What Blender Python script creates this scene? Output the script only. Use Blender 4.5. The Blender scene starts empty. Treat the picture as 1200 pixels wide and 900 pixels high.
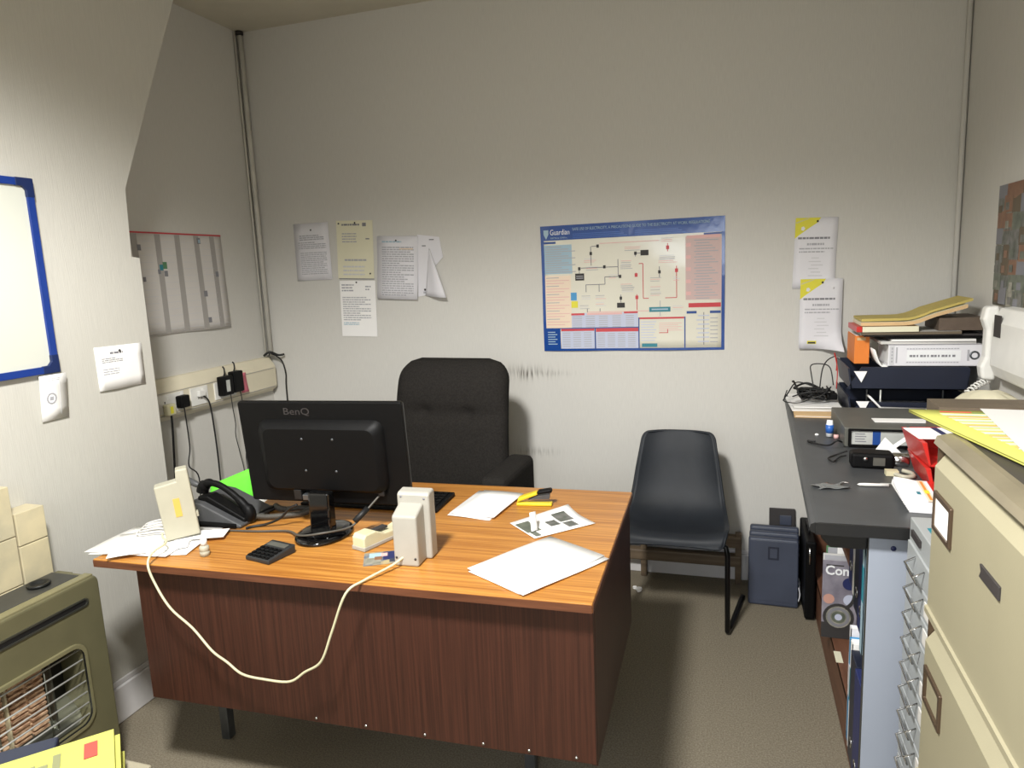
import bpy, bmesh, math, random
from mathutils import Matrix, Vector
random.seed(7)
PI = math.pi
COL = bpy.context.scene.collection
rad = math.radians

# ------------------------------------------------------------------ materials
def lin(c):
    return tuple(((v/255)/12.92 if v/255 <= 0.04045 else ((v/255+0.055)/1.055)**2.4) for v in c)
MATS = {}
def mat(name, rgb, rough=0.55, metal=0.0, var=0.0, vscale=30.0, bump=0.0, bscale=200.0, stretch=(1,1,1), spec=0.5, rgb2=None, coat=0.0):
    m = bpy.data.materials.new(name); m.use_nodes = True
    nt = m.node_tree; N = nt.nodes; L = nt.links
    b = N['Principled BSDF']
    c1 = lin(rgb)
    b.inputs['Roughness'].default_value = rough
    b.inputs['Metallic'].default_value = metal
    b.inputs['Specular IOR Level'].default_value = spec
    if coat: b.inputs['Coat Weight'].default_value = coat
    tc = N.new('ShaderNodeTexCoord'); mp = N.new('ShaderNodeMapping')
    mp.inputs['Scale'].default_value = stretch
    L.new(tc.outputs['Object'], mp.inputs['Vector'])
    nz = N.new('ShaderNodeTexNoise'); nz.inputs['Scale'].default_value = vscale; nz.inputs['Detail'].default_value = 5
    L.new(mp.outputs['Vector'], nz.inputs['Vector'])
    cr = N.new('ShaderNodeMix'); cr.data_type = 'RGBA'
    c2 = lin(rgb2) if rgb2 else tuple(v*(1-var) for v in c1)
    if rgb2 is None: ca = tuple(min(1, v*(1+var*0.6)) for v in c1)
    else: ca = c1
    cr.inputs[6].default_value = (*ca, 1); cr.inputs[7].default_value = (*c2, 1)
    mr = N.new('ShaderNodeMapRange'); mr.inputs['From Min'].default_value = 0.35; mr.inputs['From Max'].default_value = 0.65
    L.new(nz.outputs['Fac'], mr.inputs['Value']); L.new(mr.outputs['Result'], cr.inputs[0])
    L.new(cr.outputs[2], b.inputs['Base Color'])
    if bump:
        n2 = N.new('ShaderNodeTexNoise'); n2.inputs['Scale'].default_value = bscale; n2.inputs['Detail'].default_value = 3
        L.new(mp.outputs['Vector'], n2.inputs['Vector'])
        bp = N.new('ShaderNodeBump'); bp.inputs['Strength'].default_value = bump; bp.inputs['Distance'].default_value = 0.002
        L.new(n2.outputs['Fac'], bp.inputs['Height']); L.new(bp.outputs['Normal'], b.inputs['Normal'])
    MATS[name] = m
    return m

WALLC = (208, 206, 200)
mat('wallpaper', WALLC, 0.85, var=0.035, vscale=3, bump=0.28, bscale=2.0, stretch=(150, 150, 7), spec=0.2)
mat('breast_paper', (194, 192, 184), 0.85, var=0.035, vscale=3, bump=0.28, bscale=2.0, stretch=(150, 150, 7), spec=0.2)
mat('ceiling_paint', (208, 203, 187), 0.9, var=0.04, vscale=6, bump=0.2, bscale=60, spec=0.2)
mat('carpet', (140, 132, 115), 0.98, rgb2=(114, 106, 92), vscale=190, bump=0.9, bscale=260, spec=0.05)
mat('skirting_paint', (208, 206, 206), 0.5, var=0.05, vscale=8)
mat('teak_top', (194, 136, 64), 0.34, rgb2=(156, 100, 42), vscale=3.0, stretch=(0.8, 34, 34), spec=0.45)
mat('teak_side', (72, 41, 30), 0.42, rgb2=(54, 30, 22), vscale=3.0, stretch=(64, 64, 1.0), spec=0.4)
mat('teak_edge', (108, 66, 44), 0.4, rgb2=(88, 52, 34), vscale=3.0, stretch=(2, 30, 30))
mat('steel_grey', (104, 108, 112), 0.35, 0.7, var=0.1)
mat('chrome', (205, 205, 205), 0.18, 1.0)
mat('black_plastic', (10, 10, 11), 0.5, spec=0.16, var=0.15, vscale=60, bump=0.08, bscale=600)
mat('black_gloss', (10, 10, 11), 0.08, spec=0.6)
mat('screen_black', (7, 7, 9), 0.15)
mat('charcoal_plastic', (72, 73, 75), 0.5, var=0.1, vscale=60, bump=0.1, bscale=500)
mat('grey_cord', (80, 77, 71), 0.5)
mat('black_rubber', (18, 18, 19), 0.55)
mat('ivory_plastic', (174, 171, 153), 0.45, var=0.04, vscale=20)
mat('cream_plastic', (206, 200, 166), 0.45, var=0.04, vscale=20)
mat('putty_plastic', (166, 163, 154), 0.5, var=0.04, vscale=20)
mat('white_plastic', (232, 231, 226), 0.4, var=0.03, vscale=20)
mat('trunking_plastic', (222, 214, 190), 0.45, var=0.05, vscale=6)
mat('paper_white', (244, 243, 241), 0.8, var=0.02, vscale=6, spec=0.15)
mat('paper_cool', (226, 225, 230), 0.8, var=0.02, vscale=6, spec=0.15)
mat('paper_cream', (226, 222, 196), 0.8, var=0.03, vscale=6, spec=0.15)
mat('paper_grey', (206, 204, 200), 0.8, var=0.03, vscale=6, spec=0.15)
mat('paper_yellow', (164, 164, 84), 0.8, var=0.04, vscale=6, spec=0.15)
mat('paper_tan', (214, 182, 138), 0.8, var=0.06, vscale=6, spec=0.15)
mat('paper_green', (108, 222, 66), 0.7, var=0.03, vscale=6, spec=0.2)
mat('ink_grey', (172, 172, 178), 0.8)
mat('ink_mid', (128, 128, 134), 0.8)
mat('ink_dark', (52, 50, 50), 0.7)
mat('ink_pale', (204, 204, 207), 0.8)
mat('ink_blue', (36, 72, 140), 0.35)
mat('ink_cobalt', (44, 96, 176), 0.35)
mat('ink_red', (196, 60, 68), 0.5)
mat('ink_pink', (222, 176, 172), 0.5)
mat('ink_rose', (202, 176, 172), 0.5)
mat('ink_teal', (36, 124, 140), 0.45)
mat('ink_sky', (158, 186, 202), 0.5)
mat('ink_azure', (62, 146, 200), 0.5)
mat('ink_olive', (112, 114, 80), 0.7)
mat('stamp_red', (150, 62, 52), 0.7)
mat('form_orange', (206, 150, 92), 0.8)
mat('form_pale', (206, 200, 150), 0.8)
mat('sheet_grey', (182, 181, 178), 0.8, spec=0.15)
mat('graphite', (40, 41, 42), 0.5, bump=0.1, bscale=500)
mat('skin_print', (196, 150, 136), 0.5)
mat('ink_yellow', (222, 214, 60), 0.6)
mat('ink_orange', (222, 140, 60), 0.6)
mat('ink_peach', (232, 212, 190), 0.5)
mat('ink_green', (86, 130, 92), 0.6)
mat('ink_white', (236, 238, 240), 0.5)
mat('ink_lilac', (190, 196, 216), 0.5)
mat('poster_sheet', (222, 219, 204), 0.16, var=0.03, vscale=4, bump=0.35, bscale=14, spec=0.6)
mat('poster_blue', (34, 74, 148), 0.14, var=0.05, vscale=4, bump=0.35, bscale=14, spec=0.6)
mat('planner_sheet', (212, 208, 204), 0.6, var=0.03, vscale=6)
mat('planner_bar', (164, 160, 156), 0.6)
mat('whiteboard_face', (204, 206, 196), 0.22, var=0.02, vscale=2)
mat('frame_blue', (22, 54, 132), 0.35, var=0.08, vscale=10)
mat('frame_corner', (20, 38, 84), 0.4)
mat('heater_olive', (118, 114, 86), 0.38, 0.35, var=0.06, vscale=12)
mat('heater_edge', (140, 135, 102), 0.35, 0.35, var=0.05, vscale=12)
mat('heater_top', (66, 66, 62), 0.5, 0.2, var=0.1, vscale=40)
mat('heater_dark', (34, 35, 34), 0.45, 0.4)
mat('heater_metal', (112, 114, 104), 0.3, 0.8, var=0.1, vscale=10)
mat('radiant_clay', (216, 184, 150), 0.8, rgb2=(150, 110, 84), vscale=3, stretch=(20, 20, 60))
mat('tile_beige', (206, 194, 160), 0.3, rgb2=(180, 172, 146), vscale=9, spec=0.5)
mat('grout', (170, 160, 138), 0.9)
mat('pipe_paint', (206, 203, 194), 0.45, var=0.06, vscale=10)
mat('chair_fabric', (42, 40, 38), 0.95, var=0.2, vscale=140, bump=0.5, bscale=500, spec=0.1)
mat('shell_plastic', (34, 38, 44), 0.55, var=0.12, vscale=14, bump=0.12, bscale=300, spec=0.3)
mat('black_steel', (14, 14, 15), 0.35, 0.3)
mat('folder_navy', (60, 66, 82), 0.4, var=0.1, vscale=10, bump=0.1, bscale=200)
mat('navy_deep', (26, 32, 50), 0.42, var=0.1, vscale=10)
mat('navy_book', (38, 46, 92), 0.5, var=0.1, vscale=10)
mat('counter_laminate', (66, 68, 70), 0.42, var=0.1, vscale=18, bump=0.06, bscale=300)
mat('counter_edge', (30, 30, 31), 0.4)
mat('panel_white', (152, 159, 172), 0.45, var=0.03, vscale=4)
mat('panel_edge', (60, 60, 58), 0.5)
mat('shelf_brown', (118, 80, 60), 0.5, rgb2=(100, 66, 48), vscale=3, stretch=(14, 1.2, 14))
mat('wood_drab', (118, 102, 82), 0.6, rgb2=(92, 78, 62), vscale=3, stretch=(1.2, 14, 14))
mat('cabinet_cream', (150, 144, 120), 0.42, var=0.03, vscale=6, bump=0.05, bscale=300)
mat('cabinet_trim', (164, 154, 130), 0.3, 0.6, var=0.15, vscale=9)
mat('cabinet_top', (58, 54, 50), 0.45, var=0.1, vscale=30)
mat('holder_brown', (92, 76, 62), 0.35, 0.5)
mat('drawer_grey', (158, 162, 163), 0.4, var=0.03, vscale=6)
mat('red_plastic', (196, 44, 38), 0.35, var=0.05, vscale=10)
mat('orange_card', (226, 128, 48), 0.6, var=0.06, vscale=8)
mat('book_brown', (96, 82, 70), 0.7, var=0.1, vscale=30)
mat('card_dark', (50, 46, 46), 0.6, var=0.1, vscale=10)
mat('card_brown', (104, 92, 76), 0.7, var=0.08, vscale=10)
mat('card_yellow', (190, 172, 96), 0.7, var=0.06, vscale=10)
mat('device_grey', (88, 88, 82), 0.45, var=0.08, vscale=20)
mat('label_silver', (198, 200, 196), 0.35, 0.2, var=0.08, vscale=20)
mat('yellow_paint', (226, 200, 44), 0.4)
mat('pink_note', (236, 128, 150), 0.7)
mat('tape_amber', (206, 172, 84), 0.5)
mat('table_grey', (132, 126, 108), 0.5, var=0.06, vscale=10)
mat('bag_cream', (216, 210, 184), 0.6, var=0.05, vscale=10)
mat('clear_film', (104, 106, 106), 0.2, spec=0.7)
mat('mat_print', (70, 92, 120), 0.55, rgb2=(176, 160, 120), vscale=26)
mat('magazine_cover', (150, 146, 156), 0.35, rgb2=(116, 112, 124), vscale=14)
mat('photo_grey', (120, 118, 116), 0.45, rgb2=(78, 84, 74), vscale=30)
mat('photo_green', (112, 118, 104), 0.45, rgb2=(84, 90, 80), vscale=30)
mat('photo_orange', (138, 100, 76), 0.45, rgb2=(120, 84, 62), vscale=30)
mat('photo_pale', (160, 156, 144), 0.45, rgb2=(110, 112, 100), vscale=30)

# dark rubbed streaks on the back wall where the chair back has scuffed it
def add_scuffs(m, spots):
    nt = m.node_tree; N = nt.nodes; L = nt.links; b = N['Principled BSDF']
    src = b.inputs['Base Color'].links[0].from_socket
    tc = N.new('ShaderNodeTexCoord'); sp = N.new('ShaderNodeSeparateXYZ'); L.new(tc.outputs['Object'], sp.inputs[0])
    mp = N.new('ShaderNodeMapping'); mp.inputs['Scale'].default_value = (95, 95, 7); L.new(tc.outputs['Object'], mp.inputs[0])
    nz = N.new('ShaderNodeTexNoise'); nz.inputs['Scale'].default_value = 1.0; nz.inputs['Detail'].default_value = 4; L.new(mp.outputs[0], nz.inputs['Vector'])
    def M(op, a, c):
        n = N.new('ShaderNodeMath'); n.operation = op
        for i, v in enumerate((a, c)):
            if isinstance(v, (int, float)): n.inputs[i].default_value = v
            else: L.new(v, n.inputs[i])
        return n.outputs[0]
    tot = None
    for (x, z, sx, sz, k) in spots:
        dx = M('DIVIDE', M('SUBTRACT', sp.outputs[0], x), sx); dz = M('DIVIDE', M('SUBTRACT', sp.outputs[2], z), sz)
        e = M('MULTIPLY', M('EXPONENT' if False else 'POWER', 2.718, M('MULTIPLY', M('ADD', M('MULTIPLY', dx, dx), M('MULTIPLY', dz, dz)), -1.0)), k)
        tot = e if tot is None else M('ADD', tot, e)
    mr = N.new('ShaderNodeMapRange'); mr.inputs['From Min'].default_value = 0.44; mr.inputs['From Max'].default_value = 0.66
    L.new(nz.outputs['Fac'], mr.inputs['Value'])
    fac = M('MINIMUM', M('MULTIPLY', tot, mr.outputs['Result']), 0.9)
    mx = N.new('ShaderNodeMix'); mx.data_type = 'RGBA'; mx.inputs[7].default_value = (*lin((70, 62, 54)), 1)
    L.new(fac, mx.inputs[0]); L.new(src, mx.inputs[6]); L.new(mx.outputs[2], b.inputs['Base Color'])
mat('wallpaper_back', WALLC, 0.85, var=0.035, vscale=3, bump=0.28, bscale=2.0, stretch=(150, 150, 7), spec=0.2)
add_scuffs(MATS['wallpaper_back'], [(1.47, 0.985, 0.11, 0.030, 1.1), (1.60, 0.985, 0.10, 0.014, 0.4), (1.52, 0.585, 0.10, 0.02, 0.5)])

# ------------------------------------------------------------------ mesh building
class MB:
    def __init__(self, M=None):
        self.v = []; self.f = []; self.m = []; self.s = []; self.M = M or Matrix.Identity(4)
    def add(self, vs, fs, m, smooth=False, M=None):
        o = len(self.v); T = self.M @ M if M is not None else self.M
        self.v += [tuple(T @ Vector(p)) for p in vs]
        for f in fs:
            self.f.append(tuple(o+i for i in f)); self.m.append(m); self.s.append(smooth)
    def box(self, x0, y0, z0, x1, y1, z1, m, M=None):
        if x0 > x1: x0, x1 = x1, x0
        if y0 > y1: y0, y1 = y1, y0
        if z0 > z1: z0, z1 = z1, z0
        vs = [(x0,y0,z0),(x1,y0,z0),(x1,y1,z0),(x0,y1,z0),(x0,y0,z1),(x1,y0,z1),(x1,y1,z1),(x0,y1,z1)]
        self.add(vs, [(0,3,2,1),(4,5,6,7),(0,1,5,4),(1,2,6,5),(2,3,7,6),(3,0,4,7)], m, False, M)
    def prism(self, pts, axis, a, b, m, smooth=False, M=None):
        # polygon in the two other axes (x,z for axis y; y,z for axis x; x,y for axis z), extruded a..b
        n = len(pts)
        def P(p, t):
            return {'x': (t, p[0], p[1]), 'y': (p[0], t, p[1]), 'z': (p[0], p[1], t)}[axis]
        vs = [P(p, a) for p in pts] + [P(p, b) for p in pts]
        fs = [tuple(range(n)), tuple(range(2*n-1, n-1, -1))]
        self.add(vs, fs+[(i, n+i, n+(i+1) % n, (i+1) % n) for i in range(n)], m, False, M)
        if smooth:
            for k in range(n): self.s[-1-k] = True
    def tube(self, pts, r, m, n=8, closed=False, sub=0, M=None):
        P = [Vector(p) for p in pts]
        if sub:
            Q = []; k = len(P); rng = k if closed else k-1
            for i in range(rng):
                p0 = P[(i-1) % k] if (closed or i > 0) else P[0]; p1 = P[i]; p2 = P[(i+1) % k]
                p3 = P[(i+2) % k] if (closed or i+2 < k) else P[-1]
                for j in range(sub):
                    t = j/sub
                    Q.append(0.5*((2*p1)+(-p0+p2)*t+(2*p0-5*p1+4*p2-p3)*t*t+(-p0+3*p1-3*p2+p3)*t**3))
            if not closed: Q.append(P[-1])
            P = Q
        k = len(P); vs = []; rs = r if isinstance(r, (list, tuple)) else [r]*k
        if len(rs) != k: rs = [rs[min(len(rs)-1, int(i*len(rs)/k))] for i in range(k)]
        up = Vector((0.13, 0.31, 0.94)); pv = None
        for i in range(k):
            if closed: t = P[(i+1) % k]-P[(i-1) % k]
            else: t = P[min(i+1, k-1)]-P[max(i-1, 0)]
            if t.length < 1e-9: t = Vector((0, 0, 1))
            t.normalize()
            if pv is None:
                a = t.cross(up)
                if a.length < 0.05: a = t.cross(Vector((1, 0, 0)))
            else:
                a = pv - t*pv.dot(t)
            a.normalize(); pv = a; b = t.cross(a)
            for j in range(n):
                q = 2*PI*j/n
                vs.append(P[i]+(a*math.cos(q)+b*math.sin(q))*rs[i])
        fs = []
        for i in range(k if closed else k-1):
            for j in range(n):
                i2 = (i+1) % k; j2 = (j+1) % n
                fs.append((i*n+j, i*n+j2, i2*n+j2, i2*n+j))
        if not closed:
            fs.append(tuple(range(n-1, -1, -1))); fs.append(tuple((k-1)*n+j for j in range(n)))
        self.add(vs, fs, m, True, M)
    def lathe(self, prof, c, m, n=24, axis='z', smooth=True, M=None):
        vs = []; fs = []; k = len(prof)
        for (r, z) in prof:
            for j in range(n):
                q = 2*PI*j/n; a, b = r*math.cos(q), r*math.sin(q)
                p = {'z': (a, b, z), 'y': (a, z, b), 'x': (z, a, b)}[axis]
                vs.append((p[0]+c[0], p[1]+c[1], p[2]+c[2]))
        for i in range(k-1):
            for j in range(n):
                j2 = (j+1) % n
                fs.append((i*n+j, i*n+j2, (i+1)*n+j2, (i+1)*n+j))
        if prof[0][0] > 1e-6: fs.append(tuple(range(n-1, -1, -1)))
        if prof[-1][0] > 1e-6: fs.append(tuple((k-1)*n+j for j in range(n)))
        self.add(vs, fs, m, smooth, M)
    def grid(self, fn, nu, nv, m, smooth=True, flip=False, M=None):
        vs = [fn(i/nu, j/nv) for j in range(nv+1) for i in range(nu+1)]
        fs = []
        for j in range(nv):
            for i in range(nu):
                q = (j*(nu+1)+i, j*(nu+1)+i+1, (j+1)*(nu+1)+i+1, (j+1)*(nu+1)+i)
                fs.append(q[::-1] if flip else q)
        self.add(vs, fs, m, smooth, M)
    def text(self, s, size, M, m, extrude=0.0, align='LEFT', width=None, bold=0.0):
        cu = bpy.data.curves.new('t', 'FONT'); cu.body = s; cu.size = size; cu.extrude = extrude; cu.align_x = align; cu.offset = bold
        cu.resolution_u = 3
        ob = bpy.data.objects.new('t', cu); COL.objects.link(ob)
        dg = bpy.context.evaluated_depsgraph_get(); me = bpy.data.meshes.new_from_object(ob.evaluated_get(dg))
        vs = [tuple(v.co) for v in me.vertices]
        if width and vs:
            w = max(v[0] for v in vs)-min(v[0] for v in vs)
            k = width/w if w else 1
            vs = [(v[0]*k, v[1], v[2]) for v in vs]
        self.add(vs, [tuple(p.vertices) for p in me.polygons], m, False, M)
        bpy.data.objects.remove(ob); bpy.data.curves.remove(cu); bpy.data.meshes.remove(me)
    def build(self, name, parent=None, bevel=0.0, seg=2, solid=0.0, weld=False, sub=0, fixn=False):
        me = bpy.data.meshes.new(name); me.from_pydata(self.v, [], self.f)
        keys = []
        for k in self.m:
            if k not in keys: keys.append(k); me.materials.append(MATS[k])
        for p, k, s in zip(me.polygons, self.m, self.s):
            p.material_index = keys.index(k); p.use_smooth = s
        if bevel: fixn = True
        if weld or fixn:
            bm = bmesh.new(); bm.from_mesh(me)
            if weld: bmesh.ops.remove_doubles(bm, verts=bm.verts, dist=1e-5)
            if fixn: bmesh.ops.recalc_face_normals(bm, faces=bm.faces)
            bm.to_mesh(me); bm.free()
        me.update()
        o = bpy.data.objects.new(name, me); COL.objects.link(o)
        if parent is not None: o.parent = parent
        if solid:
            sm = o.modifiers.new('thick', 'SOLIDIFY'); sm.thickness = solid; sm.offset = -1
        if bevel:
            bv = o.modifiers.new('bevel', 'BEVEL'); bv.width = bevel; bv.segments = seg; bv.limit_method = 'ANGLE'; bv.angle_limit = rad(40)
        if sub:
            ss = o.modifiers.new('sub', 'SUBSURF'); ss.levels = sub; ss.render_levels = sub
        return o

def tag(o, label, cat, group=None):
    o['label'] = label; o['category'] = cat
    if group: o['group'] = group
    return o
def thing(name, label, cat, loc=(0,0,0), rz=0.0, group=None, rx=0.0, ry=0.0):
    o = bpy.data.objects.new(name, None); COL.objects.link(o)
    o.empty_display_size = 0.05
    o.location = loc; o.rotation_euler = (rx, ry, rz)
    return tag(o, label, cat, group)
def struct(o):
    o['kind'] = 'structure'; return o

# a sheet of paper: x = width, z = height, printed side faces local -y
def no_curl(u, v): return 0.0
def sheet_mesh(w, h, paper, prints=(), curl=no_curl, nu=1, nv=1, texts=(), polys=()):
    b = MB()
    b.grid(lambda u, v: (u*w, -curl(u, v), v*h), nu, nv, paper, smooth=nu+nv > 2)
    k = 0
    for (u0, v0, u1, v1, m, *lay) in prints:
        e = 0.0005 + 0.0004*(lay[0] if lay else 0)
        a = max(1, int(abs(u1-u0)*nu+0.5)); c = max(1, int(abs(v1-v0)*nv+0.5))
        b.grid(lambda s, t: ((u0+(u1-u0)*s)*w, -curl(u0+(u1-u0)*s, v0+(v1-v0)*t)-e, (v0+(v1-v0)*t)*h), a, c, m, smooth=False)
    for (pts, m, lay) in polys:
        b.add([(u*w, -curl(u, v)-0.0005-0.0004*lay, v*h) for (u, v) in pts], [tuple(range(len(pts)))], m)
    for (s, u, v, size, m, align, width) in texts:
        M = Matrix.Translation((u*w, -0.0016-curl(u, v), v*h)) @ Matrix.Rotation(PI/2, 4, 'X')
        b.text(s, size, M, m, 0, align, width)
    return b
def lines(u0, v0, u1, v1, n, m, seed=1, fill=0.5, words=True, lay=0):
    rnd = random.Random(seed); out = []
    dv = (v1-v0)/n
    for i in range(n):
        v = v1-dv*(i+1)
        end = u0+(u1-u0)*(rnd.uniform(0.55, 1.0) if rnd.random() < 0.35 else 1.0)
        u = u0
        while u < end-0.01:
            l = min(rnd.uniform(0.03, 0.13)*(1 if words else 9), end-u)
            out.append((u, v+dv*(0.5-fill/2), u+l, v+dv*(0.5+fill/2), m, lay)); u += l+0.014
    return out
def paper(name, label, cat, w, h, pmat, loc, rx=0.0, rz=0.0, ry=0.0, group=None, prints=(), curl=no_curl, nu=1, nv=1, texts=(), pins=(), solid=0.0005, polys=()):
    b = sheet_mesh(w, h, pmat, prints, curl, nu, nv, texts, polys)
    if pins:
        o = thing(name, label, cat, loc, rz, group, rx, ry)
        b.build('sheet', o, solid=solid)
        for (u, v) in pins:
            p = MB(); p.lathe([(0.0035, 0.001), (0.0045, -0.003), (0.003, -0.005), (0.0, -0.006)], (u*w, -curl(u, v), v*h), 'ink_dark', 10, 'y')
            p.build('pin', o)
        return o
    o = b.build(name, None, solid=solid)
    o.location = loc; o.rotation_euler = (rx, ry, rz)
    return tag(o, label, cat, group)
FLAT = -PI/2
# ------------------------------------------------------------------ camera
W, H = 3.33, 2.763
CAMP = (2.4622, -3.3096, 1.4969); YAW, PITCH, ROLL, FPX = 0.3089, -0.162, -0.0431, 824.12
cam = bpy.data.cameras.new('camera'); co = bpy.data.objects.new('camera', cam); COL.objects.link(co)
cyy, syy, cp, sp_ = math.cos(YAW), math.sin(YAW), math.cos(PITCH), math.sin(PITCH)
fw = Vector((-syy*cp, cyy*cp, sp_)); rt = Vector((cyy, syy, 0)); up = rt.cross(fw)
r2 = math.cos(ROLL)*rt+math.sin(ROLL)*up; u2 = -math.sin(ROLL)*rt+math.cos(ROLL)*up
Rm = Matrix((r2, u2, -fw)).transposed().to_4x4()
co.matrix_world = Matrix.Translation(CAMP) @ Rm
cam.sensor_fit = 'HORIZONTAL'; cam.sensor_width = 36; cam.lens = FPX*36/1200; cam.clip_start = 0.05
bpy.context.scene.camera = co

# ------------------------------------------------------------------ room
YB = -4.7
def room(name, fn, **k):
    b = MB(); fn(b); return struct(b.build(name, None, **k))
room('floor', lambda b: b.box(-0.1, YB-0.1, -0.1, W+0.1, 0.1, 0, 'carpet'))
room('ceiling', lambda b: b.box(-0.1, YB-0.1, H, W+0.1, 0.1, H+0.1, 'ceiling_paint'))
room('wall_back', lambda b: b.box(-0.1, 0, 0, W+0.1, 0.1, H, 'wallpaper_back'))
room('wall_left', lambda b: b.box(-0.1, YB, 0, 0, 0, H, 'wallpaper'))
room('wall_right', lambda b: b.box(W, YB, 0, W+0.1, 0, H, 'wallpaper'))
room('wall_front', lambda b: b.box(-0.1, YB-0.1, 0, W+0.1, YB, H, 'wallpaper'))
BX = 0.43
room('wall_chimney', lambda b: b.prism([(YB+0.001, 0.001), (-1.262, 0.001), (-1.262, 1.592), (-1.297, 1.597), (-1.287, 1.83), (-0.947, 2.555), (-0.85, H-0.001), (YB+0.001, H-0.001)], 'x', 0.001, BX, 'breast_paper'))
def skirt(x0, y0, x1, y1):
    def f(b):
        b.box(x0, y0, 0.001, x1, y1, 0.128, 'skirting_paint'); 
        if abs(x1-x0) > abs(y1-y0): b.box(x0, (y0+y1)/2 if y1 > -0.01 else y0, 0.128, x1, y1, 0.148, 'skirting_paint')
        else: b.box(min(x0, x1), y0, 0.128, (x0+x1)/2, y1, 0.148, 'skirting_paint')
    return f
room('baseboard_back', skirt(0.03, -0.018, W-0.03, -0.001), bevel=0.004)
room('baseboard_chimney', skirt(BX+0.001, -1.80, BX+0.018, -1.27), bevel=0.004)
room('baseboard_left', skirt(0.001, -1.25, 0.018, -0.02), bevel=0.004)
room('trim_1', lambda b: b.tube([(W-0.012, -0.012, 0.9), (W-0.012, -0.012, H-0.005)], 0.010, 'wallpaper', 8))

# ------------------------------------------------------------------ corner pipe and trunking on the left wall
t = thing('conduit_pipe', 'grey painted pipe running down the far left corner from the ceiling', 'pipe', (0, 0, 1.08))
b = MB(); b.tube([(0.022, -0.022, 0.0), (0.022, -0.022, H-1.08-0.012)], 0.0135, 'pipe_paint', 14); b.build('pipe', t)
b = MB(); b.lathe([(0.021, 0), (0.021, 0.012), (0.014, 0.02)], (0.022, -0.022, 0), 'pipe_paint', 16); b.build('flange', t); b = MB(); b.lathe([(0.0145, -0.02), (0.020, -0.014), (0.020, 0)], (0.022, -0.022, H-1.08-0.002), 'card_dark', 16); b.build('flange', t)
b = MB(); b.tube([(0.008, -0.046, 0.0), (0.008, -0.046, H-1.08-0.004)], 0.0055, 'pipe_paint', 8); b.build('thin_pipe', t)

t = thing('cable_trunking', 'cream plastic dado trunking with sockets along the left alcove wall', 'trunking', (0, 0, 0.89))
prof = [(0.001, 0.0), (0.030, 0.0), (0.050, 0.018), (0.054, 0.03), (0.054, 0.132), (0.046, 0.150), (0.020, 0.186), (0.001, 0.188)]
b = MB(); pr = [(p[0], p[1]) for p in prof]
b.prism(pr, 'y', -1.255, -0.05, 'trunking_plastic'); b.build('channel', t)
b = MB(); pr2 = [(0.001+(p[0]-0.001)*0.97, 0.004+p[1]*0.955) for p in prof]
b.prism(pr2, 'y', -0.05, -0.03, 'trunking_plastic'); b.build('end_cap', t, bevel=0.006)
b = MB(); b.box(0.052, -1.25, 0.126, 0.0562, -0.055, 0.1285, 'planner_bar'); b.box(0.0535, -1.25, 0.026, 0.0565, -0.055, 0.029, 'planner_bar'); b.build('lid_seam', t)
def socket(y0, y1, holes=True, m='white_plastic'):
    b = MB(); b.box(0.052, y0, 0.038, 0.061, y1, 0.122, m)
    if holes:
        n = 2 if (y1-y0) > 0.11 else 1
        h = b
        for i in range(n):
            yc = y0+(y1-y0)*(i+0.5)/n
            h.box(0.0605, yc-0.003, 0.082, 0.0616, yc+0.003, 0.092, 'ink_dark')
            h.box(0.0605, yc-0.014, 0.066, 0.0616, yc-0.008, 0.070, 'ink_dark'); h.box(0.0605, yc+0.008, 0.066, 0.0616, yc+0.014, 0.070, 'ink_dark')
            h.box(0.0605, yc+0.018, 0.095, 0.064, yc+0.028, 0.112, 'white_plastic')
    b.build('socket_plate', t, bevel=0.0012)
socket(-1.10, -0.96); socket(-0.95, -0.905, False); socket(-0.89, -0.735); socket(-0.69, -0.58); socket(-0.53, -0.38)

def plug(label, y, z, m, size, pts, cm, cr, cat='plug', mark=None, prong=False, name='power_plug'):
    t = thing(name, label, cat, (0.0625, y, z))
    w, hgt, d = size
    b = MB(); b.box(0, -w/2, -hgt/2, d, w/2, hgt/2, m); o = b.build('body', t, bevel=min(0.007, d*0.25), seg=3)
    if mark:
        q = MB(); q.box(d-0.001, -w*0.22, -hgt*0.3, d+0.0012, w*0.12, hgt*0.3, mark); q.build('sticker', o)
    if pts:
        q = MB(); q.tube(pts, cr, cm, 6, sub=6); q.build('cable', t)
    return t
plug('white plug with a yellow sticker, leftmost on the trunking, trailing a thick black cable', -0.845, 0.945, 'cream_plastic', (0.05, 0.052, 0.03), [(0.02, 0, -0.02), (0.022, -0.004, -0.08), (0.018, -0.012, -0.22), (0.015, -0.02, -0.36), (0.01, -0.02, -0.7), (0.03, 0.0, -0.93)], 'black_rubber', 0.005, mark='ink_yellow')
plug('square black plug in the second socket from the left on the trunking', -0.765, 0.968, 'black_plastic', (0.055, 0.056, 0.036), [(0.02, 0, -0.02), (0.02, 0.004, -0.10), (0.014, 0.012, -0.22), (0.02, -0.012, -0.30), (0.03, 0.03, -0.37), (0.02, 0.02, -0.6), (0.03, 0.0, -0.95)], 'black_rubber', 0.003)
plug('small white plug in the middle socket of the trunking with a black cable', -0.635, 0.982, 'white_plastic', (0.045, 0.03, 0.018), [(0.012, 0, -0.01), (0.022, 0.03, -0.05), (0.02, 0.045, -0.18), (0.015, 0.055, -0.32), (0.01, 0.06, -0.42), (0.01, 0.06, -0.7), (0.03, 0.05, -0.96)], 'black_rubber', 0.0038)
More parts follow.
